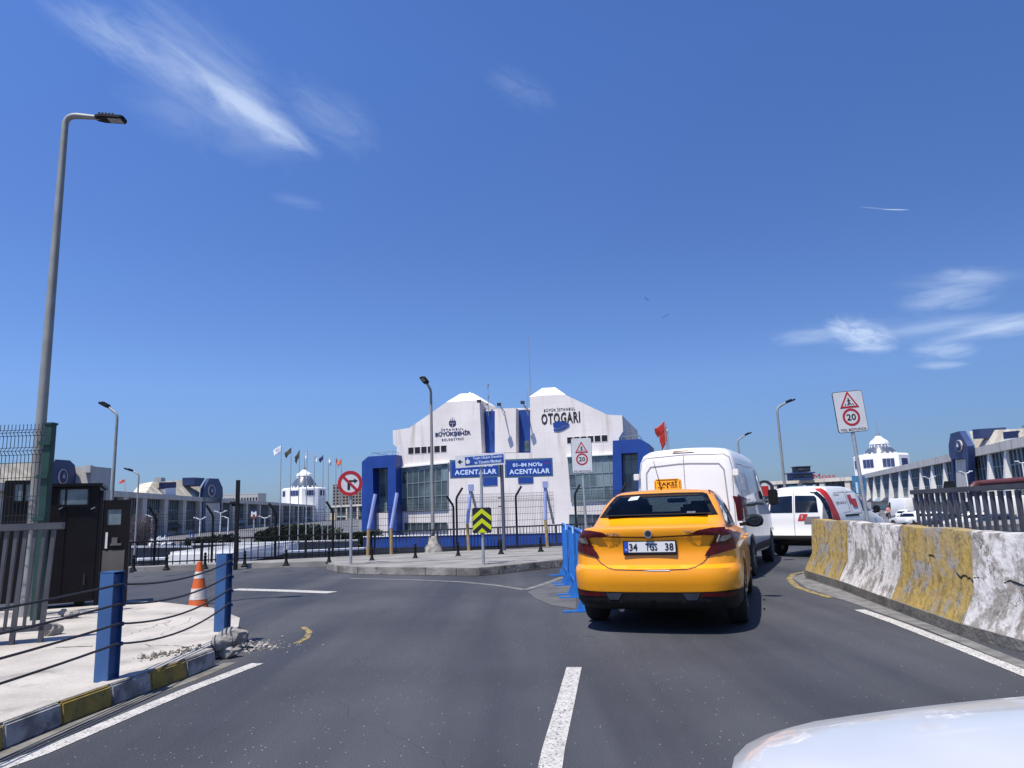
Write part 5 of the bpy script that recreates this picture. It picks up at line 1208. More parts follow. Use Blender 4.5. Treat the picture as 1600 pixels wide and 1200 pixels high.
# small square windows: rows of six, recessed look with frames
def hrect(name, px0,py0,px1,py1,slope,o_,th,m,par=hq):
    u0,z0=HQ.uz(px0,py1); u1,z1=HQ.uz(px1,py0)
    return obj(name, MB().prism([HQ.P(u0,z0,o_),HQ.P(u1,z0,o_),HQ.P(u1,z1,o_),HQ.P(u0,z1,o_)], BK*-th), M[m], par, world=True)
uL,zL=HQ.uz(638,700); uR,zR=HQ.uz(697.5,696)
def row(pxa,pxb,pyt,pyb,n,gap):
    ua,zt=HQ.uz(pxa,pyt); ub,_=HQ.uz(pxb,pyt); _,zb=HQ.uz(pxa,pyb); w=(ub-ua)/n
    for i in range(n):
        a=ua+w*i; b=a+w*(1-gap)
        fr=MB(); t=.03
        for (x0,x1,y0,y1) in ((a-t,b+t,zt,zt+t),(a-t,b+t,zb-t,zb),(a-t,a,zb,zt),(b,b+t,zb,zt)): fr.prism([HQ.P(x0,y0,.0),HQ.P(x1,y0,.0),HQ.P(x1,y1,.0),HQ.P(x0,y1,.0)], HQ.n*.03)
        f=obj('small_window',fr,M['white_wall'],hq,world=True)
        g=MB().prism([HQ.P(a,zb,.0),HQ.P(b,zb,.0),HQ.P(b,zt,.0),HQ.P(a,zt,.0)], HQ.n*.008); g.b.transform(MW[hq].inverted()); obj('pane',g,M['darkwin'],f)
row(638,699.5,699.5,709.5,6,.18); row(886,951,683.5,693,6,.18)
# curtain walls
def curtain(l, ncol, rows, gm, name='curtain_wall', th=.12, mull=.06):
    """l: corners bl br tr tl (pixels); rows: fractions"""
    P4=[HQ.uz(*p) for p in l]
    f=MB(); bl,br,tr,tl=[Vector(p) for p in P4]
    def q(s,t): a=bl.lerp(br,s); b=tl.lerp(tr,s); c=a.lerp(b,t); return HQ.P(c.x,c.y,th)
    for i in range(ncol+1): f.bar(q(i/ncol,0),q(i/ncol,1),mull,mull,up=HQ.n)
    for t in rows: f.bar(q(0,t),q(1,t),mull,mull,up=HQ.n)
    fo=obj(name,f,M['mullion'],hq,world=True)
    g=MB().prism([HQ.P(p[0],p[1],.0) for p in P4], HQ.n*(th-.03)); g.b.transform(MW[hq].inverted()); obj('glass',g,M[gm],fo)
    # a few opened or differently tinted panes
    rnd=random.Random(int(l[0][0])); g=MB()
    rws=[0]+list(rows)
    for i in range(ncol):
        for j in range(len(rows)-1):
            if rnd.random()<.3:
                a,b,c,d=q((i+.05)/ncol,rows[j]+.015),q((i+.95)/ncol,rows[j]+.015),q((i+.95)/ncol,rows[j+1]-.015),q((i+.05)/ncol,rows[j+1]-.015)
                g.prism([v-HQ.n*.028 for v in (a,b,c,d)], HQ.n*.012)
    g.b.transform(MW[hq].inverted()); obj('tinted_panes',g,M['curtain2' if gm=='curtain' else 'curtain'],fo)
    return fo
curtain([(628.5,799),(700,796),(700,724.5),(628.5,732)],8,(0,.31,.63,.92,1),'curtain')
curtain([(893,785),(967,781),(960.5,711.5),(887.5,715)],7,(0,.32,.62,.93,1),'curtain2')
curtain([(594,799.5),(616,799),(616,732),(593,733)],2,(0,.34,.66,.9,1),'curtain')
curtain([(977,790),(1000,790),(998.5,709.5),(973.8,710.5)],2,(0,.32,.62,.9,1),'curtain2')
hprism([(626,731.5),(626,729.5),(702,722),(702,724)],.35,.35,'canopy_edge','cap_white',zmin=None)
hprism([(886,714.7),(886,712.7),(961,709),(961,711)],.35,.35,'canopy_edge','cap_white',zmin=None)
curtain([(633,829),(699,829),(699,816.5),(633,817)],7,(0,1),'termglass',name='ground_window')
curtain([(890,822),(962,822),(962,804),(890,804)],6,(0,1),'termglass',name='ground_window')
# blue portals
hprism([(576,840),(576,723),(585.6,714.7),(627.8,712),(629.7,840),(616.5,840),(616,731.6),(592.8,732.5),(595,840)],1.6,6,'blue_portal','blue')
hprism([(595.2,840),(593.5,801),(616,801),(616.4,840)],.9,4,'portal_wall','white_wall')
hprism([(960.6,840),(960.6,690.5),(1002.9,688),(1016.7,696),(1016.7,840),(1000,840),(998.8,709),(973.6,710),(977,840)],1.6,6,'blue_portal','blue')
# lower blue blocks between white bands
hrect('blue_block',755,743,777,759,0,.0,.06,'blue'); hrect('blue_block',810,741,833,755.5,0,.0,.06,'blue')
hrect('slot_window',815,687,822,704,0,-1.29,.03,'curtain')
# railings on the portal roofs
def roofrail(pxa,pya,pxb,pyb,h,lab):
    ua,za=HQ.uz(pxa,pya); ub,zb=HQ.uz(pxb,pyb); mb=MB()
    for o_ in (1.4,-3): mb.bar(HQ.P(ua,za+h,o_),HQ.P(ub,zb+h,o_),.05)
    for i in range(4):
        t=i/3; mb.bar(HQ.P(ua+(ub-ua)*t,za+(zb-za)*t,1.4),HQ.P(ua+(ub-ua)*t,za+(zb-za)*t+h,1.4),.04)
    mb.bar(HQ.P(ua,za+h,1.4),HQ.P(ua,za+h,-3),.04); mb.bar(HQ.P(ub,zb+h,1.4),HQ.P(ub,zb+h,-3),.04)
    obj('roof_rail',mb,M['mullion'],hq,world=True)
roofrail(590,714.5,622,712.5,.38,''); roofrail(974,690,1000,688,.38,'')
# floodlights on arms leaning out
def flood(px,py):
    u,z=HQ.uz(px,py); a=HQ.P(u,z-.5,-.4); b=HQ.P(u-.12,z+.15,1.5); mb=MB().bar(a,b,.10,.06).bar(HQ.P(u,z-.9,.02),b,.05)
    f=obj('floodlight_arm',mb,M['galv'],hq,world=True)
    g=MB().box(tuple(b+Vector((0,0,.0))),(.42,.34,.28)); g.b.transform(MW[hq].inverted()); obj('floodlight',g,M['darksteel'],f)
flood(757,632); flood(788,637); flood(824,634)
# masts and antenna
u,z=HQ.uz(759,640)
obj('roof_mast', MB().tube([HQ.P(u,z-.5,-1),HQ.P(u,z+2.9,-1)],.035,6).tube([HQ.P(u,z+2.6,-1),HQ.P(u,z+2.9,-1)],.12,8).tube([HQ.P(u,z+1.4,-1),HQ.P(u,z+1.62,-1)],.13,8).tube([HQ.P(u-.25,z+.7,-1),HQ.P(u-.1,z+.75,-1)],.14,8), M['mullion'], hq, world=True)
u,z=HQ.uz(825,640); zt_=HQ.uz(826,523)[1]
mb=MB().tube([HQ.P(u+.15,z,-.8),HQ.P(u+.15,zt_,-.8)],[.06,.02],6)
for dx in (-.25,.05): mb.bar(HQ.P(u+dx,z-.5,-.9),HQ.P(u+dx,z+2.2,-.9),.05)
for i in range(9): mb.bar(HQ.P(u-.25,z+i*.26,-.9),HQ.P(u+.05,z+i*.26+.13,-.9),.03)
obj('antenna_mast', mb, M['mullion'], hq, world=True)
# lettering and emblems
def htext(s, pxa, pxb, pyc, caph, m, name='lettering', **k):
    ua,_=HQ.uz(pxa,pyc); ub,_=HQ.uz(pxb,pyc); uc=(ua+ub)/2; zc=HQ.uz((pxa+pxb)/2,pyc)[1]; zh=HQ.uz((pxa+pxb)/2,pyc-caph/2)[1]-HQ.uz((pxa+pxb)/2,pyc+caph/2)[1]
    return text(s, ub-ua, zh, frame(HQ.P(uc,zc,.0), HQ.d, (0,0,1)), m, name, hq, ext=.04, **k)
htext('İSTANBUL',689.5,724,670.3,4.0,M['navy'],wide=1.35)
htext('BÜYÜKŞEHİR',680.3,735.6,677.4,9.6,M['navy'],boldness=.03)
htext('BELEDİYESİ',690.5,724.3,685.8,4.0,M['navy'],wide=1.35)
htext('BÜYÜK İSTANBUL',850,898.5,639.2,5.4,M['ink'],wide=1.2)
htext('OTOGARI',845.7,906.5,653.2,17.5,M['ink'],wide=1.15,boldness=.03)
# city emblem: domes and minarets over a round hill field
u,z=HQ.uz(707,661); EM=frame(HQ.P(u,z,0), HQ.d, (0,0,1)); mb=MB()
poly2(mb,[(.40*math.cos(a),-.06+.36*math.sin(a)) for a in [math.radians(x) for x in range(150,391,15)]],off(EM,0,0,0),.03)
for x in (-.3,-.1,.1,.3): poly2(mb,[(x-.10,.05),(x+.10,.05),(x+.07,.20),(x,.27),(x-.07,.20)],off(EM,0,0,.0004+.0002*x),.031)
for x,h in ((-.2,.5),(.0,.62),(.2,.5)): poly2(mb,[(x-.035,.1),(x+.035,.1),(x+.03,h*.75),(x,h+.05),(x-.03,h*.75)],off(EM,0,0,.001+.0003*x),.032)
obj('city_emblem',mb,M['navy'],hq,world=True)
mb=MB()
for x in (-.2,0,.2): poly2(mb,circ(.045,8,x*.9,-.02),off(EM,0,0,.032),.006)
poly2(mb,[(-.02,-.42),(.02,-.42),(.02,-.12),(-.02,-.12)],off(EM,0,0,.032),.006)
obj('emblem_details',mb,M['white_wall'],hq,world=True)
u,z=HQ.uz(877,666.5); BM_=frame(HQ.P(u,z,0), HQ.d, (0,0,1)); mb=MB()
poly2(mb,[(-.86,.40),(-.45,.52),(0,.55),(.4,.42),(.88,.18),(.82,.08),(.3,.14),(-.05,-.08),(-.45,-.16),(-.8,-.05)],off(BM_,0,0,.045),.03)
poly2(mb,[(-.80,-.20),(-.45,-.28),(-.1,-.22),(.35,.02),(.84,.0),(.45,-.22),(.1,-.38),(-.3,-.46),(-.78,-.42)],off(BM_,0,0,.045),.03)
obj('bus_emblem',mb,M['blue'],hq,world=True)
# blue hoarding and painted dark shadow band behind the railing
def wallthing(name,label,cat,A,B,z0,z1,th,m,parts=None):
    p=Plane(A,B); t=thing(name,label,cat,(A[0],A[1],z0))
    obj('panel',MB().prism([p.P(0,z0),p.P(p.len,z0),p.P(p.len,z1),p.P(0,z1)],p.n*-th),m,t,world=True)
    mb=MB(); u=0
    while u<=p.len: mb.bar(p.P(u,z0,.05),p.P(u,z1+.1,.05),.1); u+=2.5
    obj('posts',mb,M['galv'],t,world=True) if False else None
    return t,p
a=at(568,840,48); b=at(1010,826,42)
t,p=wallthing('hoarding','long blue hoarding band behind the railing below the white building','hoarding',(a.x,a.y),(b.x,b.y),LOW,-.15,.1,M['blue'])
obj('shadow_board',MB().prism([p.P(0,LOW+.02,.003),p.P(p.len,LOW+.02,.003),p.P(p.len,-.85,.003),p.P(0,-.85,.003)],p.n*.06),M['ink'],t,world=True)  # black board stands in for the shadows below the blue band
obj('top_strip',MB().prism([p.P(0,-.15,.05),p.P(p.len,-.15,.05),p.P(p.len,-.09,.05),p.P(0,-.09,.05)],p.n*-.2),M['cap_white'],t,world=True)
# ================================================================ TERMINAL WINGS
def terminal(name,label,A,B,z0,z1,px_piers,kind,m='concrete',gable=None,depth=14,pw=1.5,eave=1.1,maxlen=None):
    eo=.15 if kind=='fin' else 1.0
    p=Plane(A,B); ln=maxlen or p.len; t=thing(name,label,'building',(A[0],A[1],z0))
    bk=-p.n
    obj('wall',MB().prism([p.P(0,z0,-.6),p.P(ln,z0,-.6),p.P(ln,z1-eave,-.6),p.P(0,z1-eave,-.6)],bk*depth),M[m],t,world=True)
    obj('eave',MB().prism([p.P(-.5,z1-eave,eo),p.P(ln,z1-eave,eo),p.P(ln,z1,eo),p.P(-.5,z1,eo)],bk*(depth+2)),M[m],t,world=True)
    us=sorted(p.uz(px,795)[0] for px in px_piers); us=[u for u in us if -1<=u<=ln]
    for i,u in enumerate(us):
        if kind=='fin':
            mb=MB(); zb=z0+1.9
            mb.prism([p.P(u-pw/2,zb,-.5),p.P(u-pw/2,zb,.55),p.P(u-pw/2,zb+.5,.75),p.P(u-pw/2,z1-eave,-.15),p.P(u-pw/2,z1-eave,-.5)],p.d*pw)
            obj('fin',mb,M['finwhite'],t,world=True)
        else: obj('pier',MB().prism([p.P(u-pw/2,z0,.7),p.P(u+pw/2,z0,.7),p.P(u+pw/2,z1-eave,.7),p.P(u-pw/2,z1-eave,.7)],bk*1.2),M[m],t,world=True)
    ed=[us[0]]+us[1:]
    for i in range(len(us)-1):
        a=us[i]+pw/2; b=us[i+1]-pw/2
        if b-a<.5: continue
        f=MB(); n=max(4,int((b-a)/1.3)); zz0=z0+(.9 if kind!='fin' else 3.0); zz1=z1-eave
        for k in range(n+1): f.bar(p.P(a+(b-a)*k/n,zz0,-.45),p.P(a+(b-a)*k/n,zz1,-.45),.14,.14)
        for k in range(4): z=zz0+(zz1-zz0)*k/3; f.bar(p.P(a,z,-.45),p.P(b,z,-.45),.12,.12)
        fo=obj('window_bay',f,M['mullion'] if kind!='fin' else M['mullion'],t,world=True)
        g=MB().prism([p.P(a,zz0,-.6),p.P(b,zz0,-.6),p.P(b,zz1,-.6),p.P(a,zz1,-.6)],p.n*.06); g.b.transform(MW[t].inverted()); obj('glass',g,M['termglass'],fo)
        # awning over the shop fronts
        zz=z0+(3.1 if kind=='fin' else 2.9)
        if kind=='fin' or i%2: 
            obj('awning',MB().prism([p.P(a,zz,-.5),p.P(a,zz-.1,-.5),p.P(a,zz-1.1,.7),p.P(a,zz-1.0,.7)],p.d*(b-a)),M['darksteel' if i%3 else 'mullion'],t,world=True)
    # odd plant on the roof
    rnd=random.Random(len(px_piers)); 
    for i in range(9):
        u=rnd.uniform(.03,.97)*ln; s=rnd.uniform(.3,.9); obj('roof_unit',MB().box((0,0,0),(s,s,s*.8)),M['galv'],t).location=MW[t].inverted()@p.P(u,z1+s*.4,-rnd.uniform(1,6))
    return t,p
LA=at(70,795,96); LB=at(400,795,266)
lt,LP=terminal('terminal_wing','long concrete terminal wing with square piers on the left',(-66.0,58.0),(-114.9,399.0),LOW,7.35,[100,130,160,190,220.6,255,284,310,342,362,383,403.6,421,439,457,472,486],'pier',pw=2.6,maxlen=420)
RA=at(1600,795,89)
ray_=lambda px,D: (at(px,780,D).x, D)
rA=ray_(1690,68); rB=ray_(1340,215)
rt,RP=terminal('terminal_wing','long concrete terminal wing with white slanted fins on the right',rA,rB,LOW,7.35,[1360,1370,1382,1396,1411,1427,1445,1463,1483,1502,1527,1555,1582,1620,1660],'fin',pw=.75)
cA=ray_(1345,216); cB=ray_(515,470)
ct,CP=terminal('terminal_wing','distant terminal wing closing the station court behind the vans',cA,cB,LOW,7.35,[1330,1290,1255,1215,1185,1160,600,580,560,543,526],'pier',pw=1.6)
def wallpoly(P_,l,o_,th,name,m,par,label=None):
    return obj(name,MB().prism([P_.P(*P_.uz(*q),o_) for q in l],P_.n*th),M[m],par,world=True,label=label)
def gable(P_, outer, inner_leg, disc, roof, sky_, tower, chim, t):
    g=wallpoly(P_,outer,.2,.8,'portal_frame','bluedark',t)
    wallpoly(P_,inner_leg,.1,.6,'pale_infill','concrete',t)
    c,r=disc; u,z=P_.uz(*c); r_z=P_.uz(c[0],c[1]-r)[1]-z; ru=abs(P_.uz(c[0]+r*.5,c[1])[0]-u)*2
    n=24; mb=MB(); mb.prism([P_.P(u+ru*.62*math.cos(2*PI*k/n),z+r_z*math.sin(2*PI*k/n),1.02) for k in range(n)],P_.n*.1); obj('round_window_surround',mb,M['concrete'],t,world=True)
    mb=MB(); mb.prism([P_.P(u+ru*.45*math.cos(2*PI*k/n),z+r_z*.85*math.sin(2*PI*k/n),1.12) for k in range(n)],P_.n*.1); e=obj('round_emblem',mb,M['navy'],t,world=True)
    mb=MB(); 
    for dx,h in ((-.25,.35),(0,.6),(.25,.35)): mb.prism([P_.P(u+ru*.45*(dx-.07),z-r_z*.2,1.23),P_.P(u+ru*.45*(dx+.07),z-r_z*.2,1.23),P_.P(u+ru*.45*dx,z+r_z*h,1.23)],P_.n*.03)
    mb.b.transform(MW[t].inverted()); obj('emblem_mark',mb,M['signlight'],e)
    nrm=P_.n; up_=[q for q in roof]; pts3=[]
    zs=[P_.uz(*q)[1] for q in roof]; zm=(min(zs)+max(zs))/2
    for q,z0_ in zip(roof,zs):
        if z0_<zm: pts3.append(P_.P(*P_.uz(*q),-.1))
        else:
            o2=-(z0_-min(zs))*.95-.1; v_=P_.P(0,0,o2); P2=Plane((v_.x,v_.y),(v_.x+P_.d.x,v_.y+P_.d.y)); pts3.append(P2.P(*P2.uz(*q)))
    obj('mansard_roof',MB().prism(pts3,Vector((0,0,-.5))-nrm*3),M['roofbeige'],t,world=True)
    if sky_: wallpoly(P_,sky_[0],.0,-1.2,'skylight','navy',t); wallpoly(P_,sky_[1],.05,-1.2,'skylight_sill','cap_white',t)
    if tower: wallpoly(P_,tower,.1,-3,'roof_box','bluedark',t)
    if chim: wallpoly(P_,chim,-.6,-1.5,'chimney','galv',t)
gable(LP,[(340,847),(340,786),(315.5,786),(315,847),(311,847),(311,777),(312,764),(321.5,747.5),(336,748),(342.5,762.5),(343,776),(341,782),(341,847)],[(315.5,847),(315.5,786),(340,786),(340,847)],((324.5,767),9.5),
      [(228,771),(239,752.5),(316,748.5),(311,779)],([(257,764),(257,753.5),(275.5,753),(275.5,762)],[(258,773),(258,763),(274.5,762),(274.5,774)]),[(303,758),(303,746),(320,747),(312,760)],[(256,752.5),(256,746),(262.5,746.5),(262.5,752.3)],lt)
gable(LP,[(112,770),(112,757),(107,727),(99,719.5),(76,718),(66,735),(66,770)],[(75,790),(75,772),(105,772),(105,790)],((87,745),12),
      [(-10,770),(0,726),(70,720),(70,772)],None,[(92,724),(92,719.5),(107,722),(107,728)],None,lt)
gable(RP,[(1504,786),(1500,717),(1521.5,716),(1524,786),(1526.5,786),(1526,706.7),(1525,696),(1511,673),(1497,677),(1494,696),(1495,711),(1498,717),(1500,786)],[(1504,786),(1501,718),(1521,717),(1524,786)],((1511.5,696),9.5),
      [(1526,706),(1514,674),(1533,673),(1610,669),(1610,690)],([(1568,686),(1567,675),(1589,673),(1590,684)],[(1570,692.5),(1569,686),(1590,684),(1591,691)]),[(1522,686),(1520.5,671),(1532,670),(1533.5,685)],[(1587,672),(1587,665),(1594.5,664),(1595,671)],rt)
# ================================================================ DOME TOWERS, FAR BUILDINGS
def dome(label, pxc, D, wpx, zs):
    c=at(pxc,795,D); R=wpx/2*D/F; t=thing('lantern_tower',label,'tower',(c.x,c.y,LOW),math.radians(11),group='lantern towers on the terminal wings')
    z_oct,z_lat,z_cap,z_ant=zs; z_oct-=LOW; z_lat-=LOW; z_cap-=LOW; z_ant-=LOW
    obj('drum',MB().lathe([(R,0),(R,z_oct),(R*.93,z_oct+.5)],n=8),M['cap_white'],t,sharp=15)
    for k in range(8):
        mb=MB(); a=2*PI*(k+.5)/8; ca,sa=math.cos(a),math.sin(a); h=(z_oct)*.16
        for s in (-.24,.0,.24):
            mb.box((ca*R*.93-sa*s*R*.6, sa*R*.93+ca*s*R*.6, z_oct-1.1-h/2),(.12,R*.13,h),rot=Matrix.Rotation(a,4,'Z'))
        obj('window',mb,M['bluedark'],t)
    r1=R*.60; r2=R*.27
    obj('glass_cone',MB().lathe([(r1,z_oct+.45),(r1*.9,z_oct+(z_lat-z_oct)*.4),(r2,z_lat)],n=16),M['latglass'],t)
    mb=MB(); n=16
    for k in range(n):
        for dk in (-1,1):
            a0=2*PI*k/n; a1=2*PI*(k+dk*1.5)/n
            mb.bar((r1*1.02*math.cos(a0),r1*1.02*math.sin(a0),z_oct+.4),(r2*1.03*math.cos(a1),r2*1.03*math.sin(a1),z_lat),R*.035)
    for fz in (.0,.33,.66,1): r=r1+(r2-r1)*fz; mb.tube([(r*1.02*math.cos(2*PI*k/n),r*1.02*math.sin(2*PI*k/n),z_oct+.4+(z_lat-z_oct-.4)*fz) for k in range(n+1)],R*.012,4,caps=False)
    obj('lattice',mb,M['lattice'],t)
    obj('cap',MB().lathe([(R*.36,z_lat-.1),(R*.33,z_lat+(z_cap-z_lat)*.3),(R*.15,z_lat+(z_cap-z_lat)*.75),(R*.10,z_cap)],n=8),M['cap_white'],t,sharp=15)
    obj('antenna',MB().tube([(0,0,z_cap),(0,0,z_ant)],[R*.03,R*.008],6).lathe([(R*.08,z_cap),(R*.08,z_cap+.5*R*.2)],n=8),M['mullion'],t)
dome('white eight sided lantern tower behind the flagpoles on the left',474.5,425,66,(17.2,25.0,28.5,36.5))
dome('white eight sided lantern tower on the right terminal wing',1386,220,78,(13.4,17.2,19.6,24.5))
def farblock(label,px0,px1,pyt,D,depth,m,win=None,cat='building',name='apartment_block',group=None):
    a=at(px0,pyt,D); b=at(px1,pyt,D); t=thing(name,label,cat,((a.x+b.x)/2,D,LOW))
    w=b.x-a.x; h=(a.z+b.z)/2-LOW
    obj('wall',MB().box((0,depth/2,h/2),(w,depth,h)),M[m],t)
    if win:
        nx,nz=win; w0=obj('window',MB().box((0,0,0),(w/nx*.55,.15,h*.75/nz*.55)),M['darkwin'],t)
        for i in range(nx):
            for j in range(nz):
                wo_=w0 if i+j==0 else w0.copy()
                if i+j: COL.objects.link(wo_)
                wo_.location=(-w/2+w*(i+.5)/nx,-.03,h-(j+.7)*h*.75/nz-.5)
        obj('roof_slab',MB().box((0,depth/2,h+.3),(w*1.01,depth*1.01,.6)),M[m],t)
    return t
farblock('dark grid fronted apartment block left of the white building',520,580,757,620,40,'farwall',(12,8))
farblock('low pale office block far behind the terminal, left part',340,403,773,420,14,'silo',(14,4),name='office_block')
t=farblock('pale corrugated roof tower beside the left gable',108,143,729,120,6,'silo',name='roof_tower')
obj('stack',MB().box((1.6,-.4,12.4),(1.2,.8,1.2)),M['silo'],t); obj('cap',MB().tube([(0,2,11),(0,2,12.9)],.12,6).box((0,2,12.9),(1.6,.3,.12)),M['mullion'],t)
# dark control tower on the right roof
cc=at(1250,745,225); t=thing('control_tower','dark flat topped control room on the roof behind the small van','tower',(cc.x,cc.y,7.2))
obj('cabin',MB().box((0,0,.9),(6.2,5,2.0)).box((0,0,2.05),(7.4,6,.35)),M['bluedark'],t)
obj('upper_cabin',MB().box((.6,0,3.2),(4.2,4,1.6)).box((.6,0,4.05),(5,4.6,.15)),M['darksteel'],t)
obj('windows',MB().box((0,-2.55,1.1),(5.6,.1,.8)).box((.6,-2.05,3.3),(3.6,.1,.8)),M['termglass'],t)
# roof lettering (red script, unreadable far away)
u,z=CP.uz(1290,745); tt=thing('roof_sign','red script roof lettering over the distant wing','sign',tuple(CP.P(u,z-.9,.5)))
text('Moss',7.0,1.9,frame(CP.P(u,z+.1,.8),(-CP.d),(0,0,1)),M['red'],'lettering',tt,ext=.1)
obj('support',MB().bar(CP.P(u-3.5,z-.95,.7),CP.P(u+3.5,z-.95,.7),.12),M['mullion'],tt,world=True)
# ================================================================ FLAGPOLES
def flagpole(px, py, D, m, fl, drop, label, zb=LOW, group='flagpoles in the station court', lean=0):
    tp=at(px,py,D); t=thing('flagpole',label,'flagpole',(tp.x,D,zb),group=group)
    h=tp.z-zb; k=D/F
    obj('pole',MB().tube([(0,0,0),(0,0,h)],[1.0*k,.55*k],8),M['galv'],t)
    # flag cloth: hangs in folds from the hoist; fl = fly length px, drop px
    b=bmesh.new(); nx,ny=10,8; rows=[]; rnd=random.Random(int(px))
    ph=rnd.random()*6
    for j in range(ny+1):
        r=[]
        for i in range(nx+1):
            s=i/nx; v=j/ny
            x=fl*k*s*(1-.25*v*s); z=h-.6*k-(v*drop*.55+ s*drop*.5*(1+.2*math.sin(3*s+ph)))*k
            y=.9*k*math.sin(6*s+2*v+ph)*s*2
            r.append(b.verts.new((x+.5*k*math.sin(9*v+ph)*s,y,z)))
        rows.append(r)
    for j in range(ny):
        for i in range(nx): b.faces.new((rows[j][i],rows[j][i+1],rows[j+1][i+1],rows[j+1][i])).smooth=True
    fo=obj('flag',b,M[m],t); md=fo.modifiers.new('t','SOLIDIFY'); md.thickness=.03
    return t
fp=[(439.6,695,51,'flagwhite',-13,18,'tallest flagpole with a large drooping white flag, leftmost of the row'),
    (455,699,52.5,'flagdark',-10,14,'flagpole with a dark and white ragged flag, second of the row'),
    (468,702.5,54,'flagdark',-7,20,'flagpole with a dark olive flag, before the lantern tower'),
    (480,704,56,'flagwhite',-3,16,'flagpole with a thin furled white flag'),
    (491.5,708,58,'flagwhite',4,14,'flagpole with a small white flag blowing right'),
    (505,710,60,'flagnavy',-7,13,'flagpole with a navy blue flag'),
    (513.4,714,61.5,'flagwhite',4,13,'flagpole with a faded lilac flag between the navy and orange ones'),
    (525,714.7,63,'flagorange',5,14,'flagpole with a bright orange flag'),
    (533.5,715.6,65,'flagorange',-4,12,'rightmost flagpole of the row, small orange flag')]
for q in fp: flagpole(*q[:3],q[3],q[4],q[5],q[6],zb=-1.6)
flagpole(1038,657,88,'flagred',-17,26,'flagpole with a big red flag left of the white van roof',group='flagpoles beside the white van')
flagpole(1040.5,662,90,'flagred',-12,45,'flagpole with a second red flag hanging low beside the white van',group='flagpoles beside the white van')
flagpole(1043,668,92,'flagwhite',-2,8,'thin flagpole with a small pale flag right of the red flags',group='flagpoles beside the white van')
flagpole(195.5,748,150,'flagred',-9,7,'roof flagpole with a red flag above the left terminal wing',zb=7.35,group='roof flagpoles')
# ================================================================ COURT: LAMPS, HEDGES, SIGNS, CARS
def armlamp(px,py,D,label,double=True,zb=LOW,flip=1,group='thin court lamps'):
    tp=at(px,py,D); t=thing('court_lamp',label,'street lamp',(tp.x,D,zb),group=group); k=D/F; h=tp.z-zb
    obj('pole',MB().tube([(0,0,0),(0,0,h-1.5*k)],[.10,.07],6),M['lattice'],t)
    for s in ((-1,1) if double else (flip,)):
        obj('arm',MB().tube([(0,0,h-1.6*k),(s*3*k,0,h-1*k),(s*7*k,0,h+1.2*k)],.06,6),M['lattice'],t)
        obj('lamp_head',MB().box((s*8*k,0,h+1.6*k),(3*k,.35,.12)),M['lattice'],t)
for q in [(1452,746,100,'two armed court lamp before the first fins right of the lantern tower'),(1509,738,88,'two armed court lamp in front of the right blue gable'),(1597,722,70,'two armed court lamp at the far right edge'),(1265,760,110,'two armed court lamp above the small white van')]: armlamp(*q)
for q in [(238,806,80,False,'single armed court lamp by the white arch',-1),(357,808,85,False,'single armed court lamp just left of the metro sign',-1),(313,810,75,True,'two armed court lamp below the left blue gable',1),(414,808,90,True,'two armed court lamp right of the metro sign',1),(345,800,95,True,'two armed court lamp right of the left blue gable',1)]: armlamp(q[0],q[1],q[2],q[4],q[3],flip=q[5])
def hedge(px0,px1,pyt,D,th,label,zb=LOW,n=5200,seed=1,prof=None,m='leaf'):
    a=at(px0,pyt,D); b=at(px1,pyt,D); rnd=random.Random(seed); w=b.x-a.x; h=(a.z+b.z)/2-zb
    t=thing('hedge',label,'hedge',((a.x+b.x)/2,D,zb)); mb=bmesh.new()
    for i in range(n):
        x=rnd.uniform(-.5,.5); top=h*(.82+.18*math.sin(x*14+seed)+.08*math.sin(x*47)) if not prof else h*prof(x+.5)
        z=top*(1-abs(rnd.gauss(0,.35))); z=max(.05,min(top+rnd.random()*.2,z)); y=rnd.uniform(0,th)
        if rnd.random()<.6: y=rnd.uniform(0,.3)
        c=Vector((x*w,y,z)); s=rnd.uniform(.12,.3); u=Vector((rnd.gauss(0,1),rnd.gauss(0,1),rnd.gauss(0,1))).normalized(); v=u.orthogonal().normalized()
        q=u.cross(v); mb.faces.new([mb.verts.new(c+v*s),mb.verts.new(c+q*s*.6),mb.verts.new(c-v*s),mb.verts.new(c-q*s*.6)])
    obj('foliage',mb,M[m],t)
    obj('inner_growth',MB().box((0,th/2,h*.38),(w*.97,th*.7,h*.74)),M[m],t)
    return t
hedge(398,515,822,62,5,'dark clipped hedge mound under the flagpoles',n=7000,seed=2,prof=lambda s: .72+.28*math.sin(s*PI)**.6+.03*math.sin(s*40))
hedge(290,356,838,64,3,'low dark hedge left of the square mast',n=2500,seed=5,prof=lambda s: .86+.14*s+.04*math.sin(s*50))
hedge(520,590,831,66,3,'dark hedge strip between the flagpoles and the blue portal',n=2600,seed=8,prof=lambda s: .8+.2*s+.05*math.sin(s*37))
# bare bush
c=at(218,852,58); t=thing('bare_bush','leafless grey bush beside the booth door','bush',(c.x,58,LOW)); rnd=random.Random(4)
mb=MB()
for i in range(130):
    a=rnd.uniform(0,2*PI); s=rnd.uniform(.15,.9); l=rnd.uniform(2.2,3.9); p0=Vector((0,0,.3)); p1=p0+Vector((math.cos(a)*s*.8,math.sin(a)*s*.8,l*.5)); p2=p0+Vector((math.cos(a)*s*1.7,math.sin(a)*s*1.7,l))
    mb.tube([p0,p1,p2],[.03,.02,.008],3)
    for j in range(3): d=Vector((rnd.gauss(0,.35),rnd.gauss(0,.35),rnd.uniform(.1,.5))); mb.bar(p1.lerp(p2,rnd.random()),p1.lerp(p2,rnd.random())+d,.018)
obj('branches',mb,M['twig'],t); obj('stem',MB().tube([(0,0,0),(0,0,.5)],.12,6),M['twig'],t)
